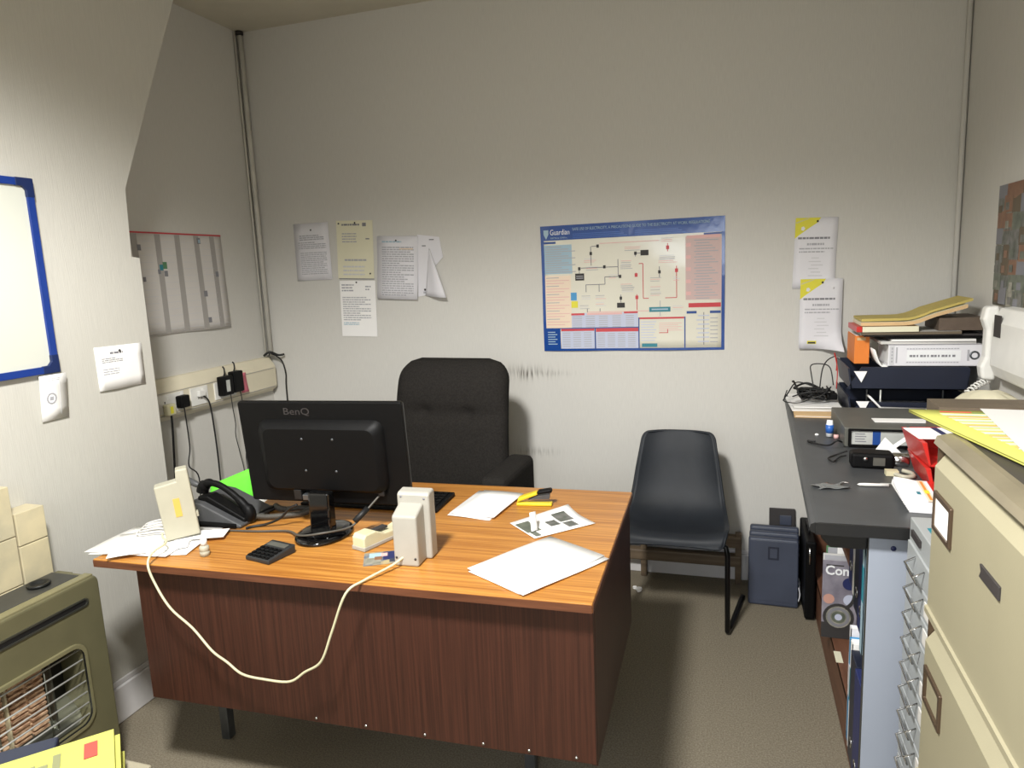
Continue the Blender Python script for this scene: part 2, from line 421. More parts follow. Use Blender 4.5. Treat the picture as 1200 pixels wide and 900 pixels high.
plug('black adaptor with a silver rating label, left of the pair beside the pink note', -0.48, 0.992, 'black_plastic', (0.075, 0.095, 0.04), [(0.02, 0.03, -0.04), (0.02, 0.035, -0.12), (0.014, 0.05, -0.2), (0.02, 0.035, -0.26), (0.014, 0.06, -0.36), (0.018, 0.075, -0.5), (0.02, 0.07, -0.95)], 'black_rubber', 0.0022, mark='label_silver', name='power_adaptor', cat='adaptor')
plug('plain black adaptor, right of the pair beside the pink note', -0.40, 1.0, 'black_plastic', (0.07, 0.105, 0.04), [(0.02, 0.02, -0.04), (0.02, 0.03, -0.12), (0.016, 0.02, -0.22), (0.02, 0.045, -0.32), (0.015, 0.02, -0.40), (0.02, 0.03, -0.6), (0.02, 0.02, -0.95)], 'black_rubber', 0.0022, name='power_adaptor', cat='adaptor')
for (y, z, lab) in ((-0.475, 1.055, 'thin black lead looping up above the left black adaptor'), (-0.40, 1.068, 'thin black lead looping up above the right black adaptor')):
    b = MB(); b.tube([(0.058, y, z-0.035), (0.075, y+0.004, z-0.01), (0.075, y+0.006, z+0.018), (0.070, y+0.002, z+0.03)], 0.004, 'black_rubber', 6, sub=5); tag(b.build('power_lead'), lab, 'cable')
paper('sticky_note', 'pink sticky note stuck on the trunking beside the black adaptors', 'note', 0.055, 0.10, 'pink_note', (0.060, -0.35, 0.93), rz=PI/2, curl=lambda u, v: 0.012*(1-v)**2, nv=6, nu=1)
b = MB()
b.tube([(0.056, -0.085, 1.086), (0.062, -0.085, 1.105), (0.068, -0.080, 1.10), (0.082, -0.06, 1.085), (0.10, -0.035, 1.05), (0.105, -0.02, 0.98), (0.10, -0.02, 0.90), (0.10, -0.022, 0.6), (0.10, -0.022, 0.16)], 0.004, 'black_rubber', 7, sub=7)
b.tube([(0.03, -0.095, 1.088), (0.06, -0.082, 1.108), (0.09, -0.05, 1.088), (0.115, -0.03, 1.09)], 0.006, 'black_rubber', 7, sub=6)
tag(b.build('loose_cable'), 'black cable curling off the end of the trunking at the corner pipe', 'cable')
# black connector hanging behind the desk
t = thing('cable_connector', 'small black twin connector behind the desk beside the green card', 'connector', (0.73, -1.02, 0.737))
b = MB(); b.box(-0.03, -0.02, 0, -0.002, 0.02, 0.03, 'black_plastic'); b.box(0.002, -0.02, 0, 0.03, 0.02, 0.026, 'black_plastic'); b.build('housing', t, bevel=0.004)

# ------------------------------------------------------------------ wall planner
pr = [(0, 0.965, 1, 1, 'ink_red', 0)]
pr[0] = (0, 0.985, 1, 1.0, 'ink_red', 0)
cols = [0.26, 0.44, 0.60, 0.765, 0.91]
for u in cols: pr.append((u-0.022, 0.015, u+0.022, 0.982, 'planner_bar', 0))
for u in cols:
    for i in range(14):
        v = 0.05+i*0.066
        pr.append((u+0.024, v, min(u+0.135, 0.985), v+0.004, 'ink_pale', 0))
pr += [(0, 0.012, 1, 0.02, 'planner_bar', 0), (0.0, 0.22, 0.205, 0.365, 'ink_azure', 1), (0.10, 0.25, 0.13, 0.34, 'ink_white', 2), (0.135, 0.25, 0.17, 0.27, 'ink_white', 2), (0.17, 0.25, 0.19, 0.34, 'ink_white', 2)]
for (u, v, m, s) in [(0.29, 0.85, 'ink_mid', 1), (0.30, 0.55, 'ink_mid', .8), (0.445, 0.66, 'ink_teal', 1), (0.475, 0.68, 'ink_green', 1.2), (0.478, 0.60, 'ink_mid', 1), (0.425, 0.62, 'ink_mid', .8), (0.785, 0.93, 'ink_mid', 1.1), (0.79, 0.925, 'ink_sky', .6), (0.79, 0.38, 'ink_mid', 1.1), (0.80, 0.10, 'ink_mid', 1), (0.92, 0.58, 'ink_mid', 1)]:
    pr.append((u-0.014*s, v-0.028*s, u+0.014*s, v+0.028*s, m, 1))
paper('wall_planner', 'white year planner with grey month bars on the left alcove wall', 'planner', 0.74, 0.458, 'planner_sheet', (0.003, -1.045, 1.268), rz=PI/2, prints=pr, curl=lambda u, v: 0.012*(1-v)*(0.5+0.5*math.sin(u*9)), nu=16, nv=10)

# ------------------------------------------------------------------ papers on the back wall
PG = 'papers pinned on the back wall'
pr = lines(0.15, 0.70, 0.85, 0.80, 3, 'ink_grey', 3, .6)+lines(0.1, 0.55, 0.9, 0.68, 4, 'ink_grey', 4, .5)+lines(0.15, 0.10, 0.9, 0.5, 12, 'ink_grey', 5, .45)
paper('hanging_notice', 'pale printed notice, leftmost of the papers on the back wall', 'notice', 0.21, 0.298, 'paper_cool', (0.226, -0.003, 1.482), group=PG, prints=pr, pins=[(0.5, 0.88)], curl=lambda u, v: 0.005*(1-v)**2*(1-u), nu=4, nv=6)
pr = lines(0.15, 0.90, 0.65, 0.96, 1, 'ink_mid', 8, .5)+lines(0.15, 0.62, 0.55, 0.80, 4, 'ink_grey', 9, .4)+lines(0.2, 0.30, 0.8, 0.36, 1, 'ink_grey', 10, .5)+lines(0.15, 0.05, 0.75, 0.25, 3, 'ink_pale', 11, .4)+[(0.72, 0.90, 0.82, 0.96, 'ink_mid', 1), (0.80, 0.68, 0.90, 0.70, 'ink_mid', 1), (0.02, 0.0, 1, 0.015, 'ink_mid', 0)]
paper('hanging_notice', 'cream yellowed notice pinned above another paper on the back wall', 'notice', 0.211, 0.30, 'paper_cream', (0.472, -0.003, 1.483), ry=0.045, group=PG, prints=pr, pins=[(0.07, 0.95), (0.52, 0.96), (0.9, 0.1)])
pr = lines(0.05, 0.80, 0.4, 0.95, 3, 'ink_grey', 12, .5)+lines(0.72, 0.82, 0.9, 0.92, 2, 'ink_grey', 13, .5)+lines(0.06, 0.28, 0.85, 0.72, 11, 'ink_grey', 14, .45)+lines(0.06, 0.20, 0.5, 0.26, 2, 'ink_sky', 15, .5)
paper('hanging_notice', 'white typed letter hanging below the cream notice on the back wall', 'notice', 0.208, 0.292, 'paper_white', (0.470, -0.004, 1.182), ry=0.03, group=PG, prints=pr, pins=[(0.48, 0.97)])
pr = lines(0.12, 0.89, 0.6, 0.93, 1, 'ink_sky', 16, .5)+lines(0.12, 0.05, 0.9, 0.84, 22, 'ink_grey', 17, .5)+[(0.55, 0.79, 0.88, 0.81, 'ink_peach', 1)]
paper('hanging_notice', 'large white form covered in small print on the back wall', 'notice', 0.228, 0.318, 'paper_cool', (0.700, -0.0065, 1.375), ry=0.055, group=PG, prints=pr, pins=[(0.47, 0.93)], curl=lambda u, v: 0.012*(1-v)**2, nu=3, nv=6)
# the notice with its right half folded over
b = MB()
b.add([(0.0, 0, 0.004), (0.040, 0, 0.010), (0.070, 0, 0.245), (0.124, 0, 0.300), (0.004, 0, 0.314)], [(0, 1, 2, 4), (2, 3, 4)], 'paper_cool')
b.add([(0.124, -0.0004, 0.300), (0.070, -0.0004, 0.245), (0.100, -0.0004, 0.16), (0.142, -0.0004, 0.20)], [(0, 1, 2, 3)], 'paper_cool')
def flap(u, v):
    ax, az = 0.068, 0.248; lx, lz = 0.040-0.004*u, 0.008; rx_, rz_ = 0.172, 0.0
    x = ax+(lx+(rx_-lx)*u-ax)*v; z = az+(lz+(rz_-lz)*u-az)*v
    return (x, -0.001-0.045*v*math.sin(u*PI*0.62)**1.5-0.002*u, z)
b.grid(flap, 10, 8, 'paper_cool')
b.box(0.07, -0.0026, 0.285, 0.095, -0.0012, 0.29, 'ink_mid'); b.box(0.03, -0.0026, 0.255, 0.05, -0.0012, 0.26, 'ink_mid')
b.box(0.030, -0.0026, 0.020, 0.07, -0.0012, 0.030, 'ink_grey'); b.box(0.034, -0.0026, 0.034, 0.044, -0.0012, 0.044, 'ink_dark')
o = b.build('hanging_notice', None, solid=0.0005); o.location = (0.927, -0.004, 1.374); o.rotation_euler = (0, 0.03, 0)
tag(o, 'white notice with a folded-over flap, rightmost of the left papers on the back wall', 'notice', PG)

# certificates right of the poster
def cert(label, x, z, ry, curl):
    pr = lines(0.08, 0.695, 0.95, 0.735, 1, 'ink_mid', 21, .7)+lines(0.30, 0.60, 0.7, 0.66, 1, 'ink_grey', 22, .5)+lines(0.12, 0.50, 0.92, 0.59, 2, 'ink_grey', 23, .4)
    for k in range(6): pr += [(0.42-0.06*(k % 2), 0.43-0.05*k, 0.60+0.05*(k % 3), 0.443-0.05*k, 'ink_pale', 0)]
    pr += [(0.2, 0.07, 0.42, 0.115, 'ink_yellow', 0)]
    pr += [(0.22, 0.075, 0.40, 0.10, 'ink_dark', 1)]
    paper('certificate', label, 'certificate', 0.168, 0.30, 'paper_cool', (x, -0.003, z), ry=ry, prints=pr, pins=[(0.52, 0.95)], curl=curl, nu=6, nv=8, group='yellow-cornered certificates', polys=[([(0.0, 0.71), (0.10, 0.76), (0.34, 0.86), (0.52, 0.93), (0.60, 1.0), (0.0, 1.0)], 'ink_yellow', 0), ([(0.14, 0.83), (0.20, 0.82), (0.24, 0.85), (0.20, 0.88), (0.15, 0.87)], 'paper_cool', 1), ([(0.02, 0.92), (0.34, 0.99), (0.30, 0.995), (0.02, 0.94)], 'form_pale', 1)])
cert('yellow-cornered certificate, upper of the two right of the blue poster', 2.703, 1.36, 0.03, lambda u, v: 0.03*max(0, u-0.6)*max(0, 0.3-v)*4)
cert('yellow-cornered certificate, lower of the two right of the blue poster', 2.733, 1.10, 0.01, lambda u, v: 0.012+0.30*max(0, u+0.25-v*2.5-0.62)**2+0.006*(1-v))

# poster
A, Hh = 0.841, 0.594
pr = []
def R(x0, y0, x1, y1, m, l=0):  # pixel boxes measured on the poster, x 68..1100, y 100..820 from the top
    pr.append(((x0-80)/1015, 1-(y1-95)/725, (x1-80)/1015, 1-(y0-95)/725, m, l))
R(80, 95, 1095, 178, 'poster_blue'); R(80, 178, 98, 820, 'poster_blue'); R(1078, 178, 1095, 820, 'poster_blue'); R(80, 806, 1095, 820, 'poster_blue')
R(98, 185, 168, 197, 'ink_blue', 1); R(985, 180, 1078, 190, 'ink_blue', 1)
R(98, 205, 260, 370, 'ink_sky')
for i in range(12): R(104, 214+i*13, 200+40*((i*7) % 3), 219+i*13, 'ink_grey', 1)
R(98, 380, 250, 690, 'ink_peach')
for i in range(18): R(104, 390+i*16, 180+30*((i*5) % 3), 394+i*16, 'ink_pink' if i % 3 else 'ink_grey', 1)
R(248, 480, 282, 525, 'ink_azure', 1); R(250, 530, 288, 568, 'ink_yellow', 1)
R(248, 600, 628, 690, 'ink_lilac'); R(248, 600, 325, 612, 'ink_red', 1); R(340, 600, 540, 612, 'ink_pink', 1); R(550, 597, 628, 607, 'ink_red', 1)
for i in range(6):
    for j in range(5): R(256+j*76, 618+i*12, 310+j*74, 622+i*12, 'ink_grey', 1)
R(98, 688, 182, 806, 'poster_blue', 1)
for i in range(6): R(106, 706+i*14, 150+12*(i % 2), 711+i*14, 'ink_sky', 2)
R(186, 690, 380, 703, 'ink_red', 1); R(390, 690, 630, 710, 'ink_red', 1); R(186, 703, 380, 806, 'ink_lilac'); R(390, 710, 630, 806, 'ink_lilac')
for i in range(7):
    for j in range(3): R(195+j*62, 712+i*13, 240+j*62, 716+i*13, 'ink_grey', 1)
    for j in range(4): R(398+j*58, 720+i*12, 440+j*58, 724+i*12, 'ink_grey', 1)
R(381, 690, 389, 806, 'ink_blue', 1); R(630, 632, 637, 806, 'ink_blue', 1); R(882, 632, 889, 806, 'ink_blue', 1); R(98, 684, 630, 690, 'ink_blue', 1); R(637, 632, 882, 642, 'ink_red', 1)
for i in range(8): R(645, 655+i*15, 730-8*(i % 3), 660+i*15, 'ink_lilac', 1)
for i in range(5): R(745, 665+i*10, 870-20*(i % 2), 668+i*10, 'ink_pink', 1)
R(650, 780, 735, 800, 'ink_teal', 1); R(745, 718, 795, 722, 'ink_red', 1); R(790, 700, 794, 722, 'ink_red', 1)
R(692, 575, 808, 602, 'ink_teal', 1); R(705, 584, 795, 592, 'ink_sky', 2)
R(890, 195, 1078, 540, 'ink_rose'); R(895, 190, 1070, 206, 'ink_pink', 1)
for i in range(22): R(935+10*(i % 2), 215+i*15, 1060-15*((i*3) % 4), 220+i*15, 'ink_grey', 1)
for i in range(5): R(892, 230+i*66, 918, 250+i*66, 'ink_pink', 1)
R(905, 558, 1075, 582, 'ink_red', 1); R(895, 602, 948, 616, 'ink_blue', 1); R(1018, 602, 1075, 616, 'ink_blue', 1)
R(984, 610, 988, 790, 'ink_mid', 1)
for i in range(7): R(955-8*(i % 2), 625+i*24, 1015, 631+i*24, 'ink_lilac', 2); R(1020, 640+i*22, 1060, 645+i*22, 'ink_grey', 1)
def hl(x0, x1, y, m): R(x0, y-2, x1, y+2, m, 1)
def vl(x, y0, y1, m): R(x-2, y0, x+2, y1, m, 1)
hl(375, 410, 222, 'ink_mid'); vl(370, 222, 330, 'ink_mid'); hl(310, 520, 342, 'ink_mid'); vl(522, 300, 395, 'ink_mid'); hl(445, 530, 397, 'ink_mid'); vl(446, 397, 438, 'ink_mid'); hl(335, 446, 438, 'ink_mid')
vl(337, 438, 480, 'ink_mid'); vl(412, 438, 480, 'ink_mid'); hl(340, 690, 595, 'ink_pink'); vl(342, 575, 597, 'ink_mid'); vl(415, 575, 597, 'ink_mid'); hl(420, 750, 208, 'ink_pink'); vl(640, 330, 332, 'ink_red'); hl(638, 660, 330, 'ink_red'); vl(660, 330, 525, 'ink_red'); hl(660, 690, 525, 'ink_red')
vl(622, 380, 400, 'ink_red'); vl(624, 500, 590, 'ink_red'); vl(795, 225, 270, 'ink_red'); vl(842, 350, 525, 'ink_red'); hl(780, 842, 525, 'ink_red'); vl(750, 350, 410, 'ink_mid'); vl(620, 265, 290, 'ink_mid'); hl(625, 650, 272, 'ink_mid'); vl(534, 500, 545, 'ink_mid'); vl(301, 340, 372, 'ink_mid'); vl(752, 540, 575, 'ink_grey'); vl(752, 602, 625, 'ink_grey')
for (x, y) in ((410, 222), (370, 262), (301, 345), (445, 340), (532, 397), (534, 520), (620, 272), (750, 380)): R(x-7, y-9, x+7, y+9, 'ink_dark', 2)
for (x, y) in ((795, 248), (622, 393), (624, 518), (842, 375)): R(x-8, y-10, x+8, y+10, 'ink_red', 2)
R(276, 372, 328, 412, 'ink_dark', 2); R(648, 256, 692, 286, 'ink_dark', 2); R(512, 546, 556, 574, 'ink_dark', 2)
for (x, y, m) in ((282, 386, 'ink_grey'), (282, 397, 'ink_grey')): R(x, y, x+40, y+4, m, 3)
rp = random.Random(5)
for (x, y, w) in ((330, 290, 80), (340, 335, 70), (470, 385, 50), (540, 310, 60), (535, 335, 70), (535, 440, 80), (540, 465, 70), (700, 410, 70), (700, 460, 60), (750, 290, 90), (745, 310, 100), (310, 500, 60), (300, 555, 60), (390, 500, 60), (390, 540, 60), (560, 235, 90), (760, 195, 70), (820, 570, 60), (700, 490, 60), (825, 410, 40)):
    for k in range(3): R(x, y+k*9, x+w-rp.randint(0, 20), y+3+k*9, rp.choice(['ink_grey', 'ink_pale', 'ink_pink']), 1)
tx = [('Guardian', 0.055, 0.928, 0.036, 'ink_white', 'LEFT', 0.094), ('ELECTRICAL COMPLIANCE', 0.058, 0.898, 0.010, 'ink_sky', 'LEFT', 0.094),
      ('SAFE USE OF ELECTRICITY, A PRECAUTIONS GUIDE TO THE ELECTRICITY AT WORK REGULATIONS', 0.185, 0.955, 0.018, 'ink_sky', 'LEFT', 0.62)]
for i in range(3): pr += [(0.185, 0.897+i*0.014, 0.49-0.02*i, 0.902+i*0.014, 'ink_cobalt', 1), (0.53, 0.897+i*0.014, 0.80-0.02*i, 0.902+i*0.014, 'ink_cobalt', 1)]
b = sheet_mesh(A, Hh, 'poster_sheet', pr, lambda u, v: 0.004+0.003*math.sin(u*11)*(1-v)+0.003*math.sin(v*7+u*4), 20, 12, tx)
# shield logo
b.add([(0.016, -0.0085, 0.575), (0.040, -0.0085, 0.575), (0.040, -0.0085, 0.555), (0.028, -0.0085, 0.532), (0.016, -0.0085, 0.555)], [(0, 4, 3, 2, 1)], 'ink_sky')
o = b.build('safety_poster', None, solid=0.0005); o.location = (1.582, -0.002, 1.095)
tag(o, 'large glossy blue-bordered electrical safety poster on the back wall', 'poster')
# ------------------------------------------------------------------ chimney breast: whiteboard, papers, tiles, heater
def rrect(x0, z0, x1, z1, r, n=5):
    pts = []
    for (cx, cz, a0) in ((x1-r, z1-r, 0), (x0+r, z1-r, 90), (x0+r, z0+r, 180), (x1-r, z0+r, 270)):
        for i in range(n+1):
            a = rad(a0+90*i/n); pts.append((cx+r*math.cos(a), cz+r*math.sin(a)))
    return pts
def ring(b, outer, inner, xf, xb, m, mi=None, axis='x'):
    n = len(outer)
    def P(p, t): return (t, p[0], p[1]) if axis == 'x' else (p[0], t, p[1])
    vs = [P(p, xf) for p in outer]+[P(p, xf) for p in inner]+[P(p, xb) for p in outer]+[P(p, xb) for p in inner]
    fs = []; f2 = []
    for i in range(n):
        j = (i+1) % n
        fs += [(i, j, n+j, n+i), (2*n+i, 2*n+j, j, i), (2*n+i, 3*n+i, 3*n+j, 2*n+j)]
        f2 += [(n+i, n+j, 3*n+j, 3*n+i)]
    b.add(vs, fs, m); b.add(vs, f2, mi or m)
t = thing('whiteboard', 'blue-framed whiteboard hung on the chimney breast at left', 'whiteboard', (BX+0.001, -1.65, 1.24))
Lw = 0.90
b = MB(); b.box(0.001, -Lw+0.01, 0.01, 0.010, -0.01, 0.575, 'whiteboard_face'); b.build('writing_surface', t)
b = MB(); ring(b, rrect(-Lw, 0.0, 0.0, 0.585, 0.008), rrect(-Lw+0.022, 0.022, -0.022, 0.563, 0.016), 0.018, 0.0005, 'frame_blue'); b.build('frame', t, bevel=0.002)
for (y, z) in ((0, 0), (0, 0.585)):
    b = MB(); s = 1 if z == 0 else -1
    b.prism([(0.001, z-0.001*s), (-0.055, z-0.001*s), (-0.055, z+0.0235*s), (-0.035, z+0.0235*s), (-0.0235, z+0.035*s), (-0.0235, z+0.055*s), (0.001, z+0.055*s)], 'x', 0.0005, 0.0195, 'frame_corner'); b.build('corner_piece', t, bevel=0.002)

pr = lines(0.30, 0.80, 0.75, 0.88, 1, 'ink_mid', 31, .6)+lines(0.12, 0.62, 0.55, 0.74, 3, 'ink_mid', 32, .4)+lines(0.12, 0.34, 0.45, 0.5, 3, 'ink_grey', 33, .4)
paper('hanging_notice', 'white landscape notice pinned near the chimney breast corner', 'notice', 0.198, 0.148, 'paper_white', (BX+0.003, -1.507, 1.149), rz=PI/2, prints=pr, pins=[(0.5, 0.88)], curl=lambda u, v: 0.006*(1-v)*(0.6+0.4*math.sin(u*5)), nu=8, nv=4, ry=0.02)
pr = lines(0.3, 0.86, 0.75, 0.93, 2, 'ink_grey', 34, .4)
for k in range(20):
    a = k*PI/10; pr.append((0.40+0.16*math.cos(a)-0.03, 0.48+0.11*math.sin(a)-0.015, 0.40+0.16*math.cos(a)+0.03, 0.48+0.11*math.sin(a)+0.015, 'ink_grey', 1))
pr += [(0.33, 0.44, 0.47, 0.52, 'ink_grey', 1), (0.72, 0.1, 0.73, 0.92, 'ink_pale', 1)]
paper('hanging_notice', 'small white leaflet with a round emblem hanging below the whiteboard corner', 'notice', 0.092, 0.142, 'paper_white', (BX+0.021, -1.725, 1.093), rz=PI/2, prints=pr, curl=lambda u, v: -0.014*(1-v), nu=2, nv=4)

# tiled surround
t = thing('fire_surround', 'stepped beige tiled fire surround against the chimney breast', 'fire surround', (BX+0.001, -1.81, 0))
b = MB(); b.box(0.001, -0.092, 0.001, 0.066, -0.002, 0.858, 'grout'); b.box(0.001, -0.9, 0.001, 0.066, -0.095, 0.944, 'grout'); b.build('core', t)
b = MB()
def tiles(y0, y1, tops, xf=0.071):
    for i in range(len(tops)-1):
        b.box(0.062, y0+0.0015, tops[i+1]+0.0015, xf, y1-0.0015, tops[i]-0.0015, 'tile_beige')
    b.box(0.0, y0+0.0015, tops[0]-0.004, xf, y1-0.0015, tops[0]+0.003, 'tile_beige')
low = [0.86, 0.765, 0.645, 0.52, 0.39, 0.26, 0.13, 0.0]
tiles(-0.094, -0.001, low)
high = [0.946, 0.80, 0.655, 0.52, 0.39, 0.26, 0.13, 0.0]
for k in range(6): tiles(-0.094-0.125*(k+1), -0.096-0.125*k, high)
b.box(0.0, -0.008, 0.0, 0.066, -0.0005, 0.86, 'tile_beige')
b.build('tiles', t, bevel=0.002)

t = thing('gas_heater', 'olive metal gas fire with a barred radiant window at lower left', 'heater', (0.505, -1.80, 0.0))
y0, y1, z0, z1 = -0.78, 0.0, 0.09, 0.655; XF = 0.155
b = MB()
wi = rrect(-0.70, 0.235, -0.085, 0.475, 0.035)
outer = rrect(y0, z0, y1, z1, 0.02)
ring(b, outer, wi, XF, 0.06, 'heater_olive'); b.build('casing', t, bevel=0.008, seg=3)
b = MB(); b.box(0.003, y0+0.003, z0+0.004, 0.06, y1-0.003, z1-0.004, 'heater_olive'); b.box(0.005, y0+0.02, 0.001, 0.14, y1-0.02, z0+0.006, 'heater_dark'); b.build('back_box', t)
b = MB(); b.box(0.012, y0+0.03, z1-0.006, 0.118, y1-0.03, z1+0.004, 'heater_top'); o = b.build('top_grille', t, bevel=0.002)
b = MB(); b.box(0.120, y0+0.01, z1-0.006, 0.150, y1-0.012, z1+0.005, 'heater_edge'); b.build('top_trim', t, bevel=0.003)
b = MB(); b.lathe([(0.0, 0.0), (0.020, 0.0), (0.027, 0.001), (0.031, 0.006), (0.030, 0.010), (0.022, 0.010), (0.019, 0.004), (0.0, 0.003)], (0.065, -0.115, z1+0.004), 'heater_dark', 24); b.build('control_knob', t)
b = MB(); ring(b, rrect(-0.72, 0.578, -0.045, 0.603, 0.012), rrect(-0.715, 0.583, -0.050, 0.598, 0.007), XF+0.004, XF-0.002, 'heater_metal'); o = b.build('air_slot', t)
b = MB(); b.prism(rrect(-0.716, 0.582, -0.049, 0.599, 0.008), 'x', XF-0.001, XF+0.0012, 'black_rubber'); b.build('slot_shadow_gap', o)
b = MB(); ring(b, rrect(-0.712, 0.222, -0.073, 0.488, 0.045), wi, XF+0.007, XF-0.001, 'heater_edge', 'heater_dark'); wf = b.build('window_frame', t, bevel=0.003)
b = MB(); b.box(0.060, -0.71, 0.225, 0.064, -0.075, 0.485, 'heater_dark'); b.prism([(0.064, 0.225), (0.15, 0.225), (0.064, 0.30)], 'y', -0.70, -0.085, 'heater_metal'); b.box(0.064, -0.166, 0.235, 0.12, -0.160, 0.475, 'heater_metal'); b.build('fire_box', t)
for k in range(4):
    b = MB(); ya = -0.168-0.118*(k+1); 
    b.box(0.066, ya+0.003, 0.262, 0.095, ya+0.115, 0.468, 'radiant_clay')
    for i in range(14):
        for j in range(2): b.box(0.094, ya+0.010+j*0.054, 0.268+i*0.0142, 0.106, ya+0.056+j*0.054, 0.2745+i*0.0142, 'radiant_clay')
    b.box(0.094, ya-0.001, 0.262, 0.108, ya+0.004, 0.468, 'tile_beige')
    b.build('radiant', t)
b = MB()
for i in range(7): b.tube([(0.150, -0.70, 0.255+i*0.034), (0.150, -0.084, 0.255+i*0.034)], 0.0026, 'label_silver', 6)
for y in (-0.20, -0.34, -0.48, -0.62): b.tube([(0.146, y, 0.24), (0.146, y, 0.472)], 0.0022, 'heater_metal', 6)
b.build('guard_bars', t)

# ------------------------------------------------------------------ foreground table at lower left
t = thing('side_table', 'small grey side table at the bottom left under the yellow forms', 'table', (1.36, -3.09, 0))
b = MB(); b.box(0, 0, 0.715, 0.221, 0.566, 0.74, 'table_grey'); b.build('tabletop', t, bevel=0.004)
for (x, y) in ((0.02, 0.03), (0.17, 0.03), (0.02, 0.51), (0.17, 0.51)):
    b = MB(); b.box(x, y, 0.001, x+0.03, y+0.03, 0.714, 'steel_grey'); b.build('leg', t, bevel=0.002)
yr = rad(47)
t = thing('form_stack', 'stack of pale yellow printed forms on the grey table at bottom left', 'forms', (1.536, -2.538, 0.7485), yr)
rnd = random.Random(3)
for k in range(6):
    pr = []
    if k == 5:
        pr = [(0.86, 0.955-0.035, 0.93, 0.955, 'ink_red', 1), (0.09, 0.02, 0.97, 0.022, 'ink_grey', 0)]
        for i in range(11):
            v = 0.05+i*0.083
            pr.append((0.10+0.02*(i % 3), 1-v-0.05, 0.80-0.05*((i*3) % 4), 1-v-0.012, 'ink_pale' if i % 2 else 'ink_grey', 0))
        pr = [(0.90, 0.80, 0.945, 0.935, 'stamp_red', 2)]
        for i in range(12): pr.append((0.80-0.05*i, 0.10, 0.825-0.05*i+0.010*(i % 3), 0.92-0.02*((i*7) % 4), 'ink_olive', 2))
        pr.append((0.52, 0.2, 0.62, 0.88, 'ink_olive', 3))
    m = sheet_mesh(0.40, 0.297, 'paper_yellow', pr)
    # anchored at the far right corner
    o = m.build('form_sheet', t, solid=0.0085); dx, dy = rnd.uniform(-0.004, 0.004), rnd.uniform(-0.004, 0.004)
    o.rotation_euler = (FLAT, 0, rnd.uniform(-0.015, 0.015)); o.location = (-0.40+dx, -0.297+dy, 0.009+k*0.0092)
t = thing('document_folder', 'dark navy box folder behind the yellow forms at bottom left', 'folder', (1.53, -2.545, 0.7405), yr-0.06)
b = MB(); b.box(-0.46, 0.010, 0, -0.08, 0.062, 0.046, 'navy_deep'); b.build('cover', t, bevel=0.003)

# ------------------------------------------------------------------ desk
DX, DY, DR, DW, DD, DH = 0.7354, -1.8713, 0.0257, 1.4255, 0.8172, 0.737
t = thing('desk', 'teak-veneered office desk in the middle of the room', 'desk', (DX, DY, 0), DR)
b = MB(); b.box(0, 0, 0.714, DW, DD, DH, 'teak_top'); o = b.build('desktop', t, bevel=0.002)
b = MB(); b.box(0.001, -0.0022, 0.7145, DW-0.001, 0.0, 0.7335, 'teak_edge'); b.box(DW, 0.001, 0.7145, DW+0.002, DD-0.001, 0.7335, 'teak_edge'); b.box(-0.002, 0.001, 0.7145, 0.0, DD-0.001, 0.7335, 'teak_edge'); b.build('edge_strip', t)
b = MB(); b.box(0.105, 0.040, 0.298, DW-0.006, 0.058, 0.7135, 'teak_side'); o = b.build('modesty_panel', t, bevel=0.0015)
s = MB()
for x in (0.65, 0.80, 0.97, 1.13, 1.25, 1.37): s.lathe([(0.004, 0.0), (0.004, -0.003), (0.0, -0.004)], (x, 0.040, 0.311), 'chrome', 8, 'y')
s.build('screws', o)
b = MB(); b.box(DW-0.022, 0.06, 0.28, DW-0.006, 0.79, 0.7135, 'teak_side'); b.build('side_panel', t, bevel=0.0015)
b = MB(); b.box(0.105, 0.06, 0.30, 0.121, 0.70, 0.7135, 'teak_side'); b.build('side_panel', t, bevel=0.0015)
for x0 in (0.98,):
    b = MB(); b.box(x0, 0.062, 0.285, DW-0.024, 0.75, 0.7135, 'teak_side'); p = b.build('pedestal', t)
    for i in range(3):
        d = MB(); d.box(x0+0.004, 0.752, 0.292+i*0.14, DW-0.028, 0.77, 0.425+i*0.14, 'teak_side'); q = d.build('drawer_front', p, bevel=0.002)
        h = MB(); h.tube([(x0+0.13, 0.771, 0.37+i*0.14), (x0+0.13, 0.79, 0.37+i*0.14), (x0+0.29, 0.79, 0.37+i*0.14), (x0+0.29, 0.771, 0.37+i*0.14)], 0.004, 'chrome', 8); h.build('drawer_handle', q)
for (x, y) in ((0.105+0.02, 0.27), (1.15, 0.33), (0.125, 0.62), (1.15, 0.66)):
    b = MB(); b.box(x, y, 0.001, x+0.032, y+0.032, 0.7135 if x < 0.5 else 0.2845, 'steel_grey'); b.build('leg', t, bevel=0.003)
b = MB(); b.tube([(0.068, 0.075, 0.712), (0.074, 0.085, 0.66), (0.104, 0.12, 0.60)], 0.0045, 'wood_drab', 6); b.build('support_bracket', t)

DT = DH+0.0005
def deskpaper(*a, **k): return paper(*a, rx=FLAT, **k)
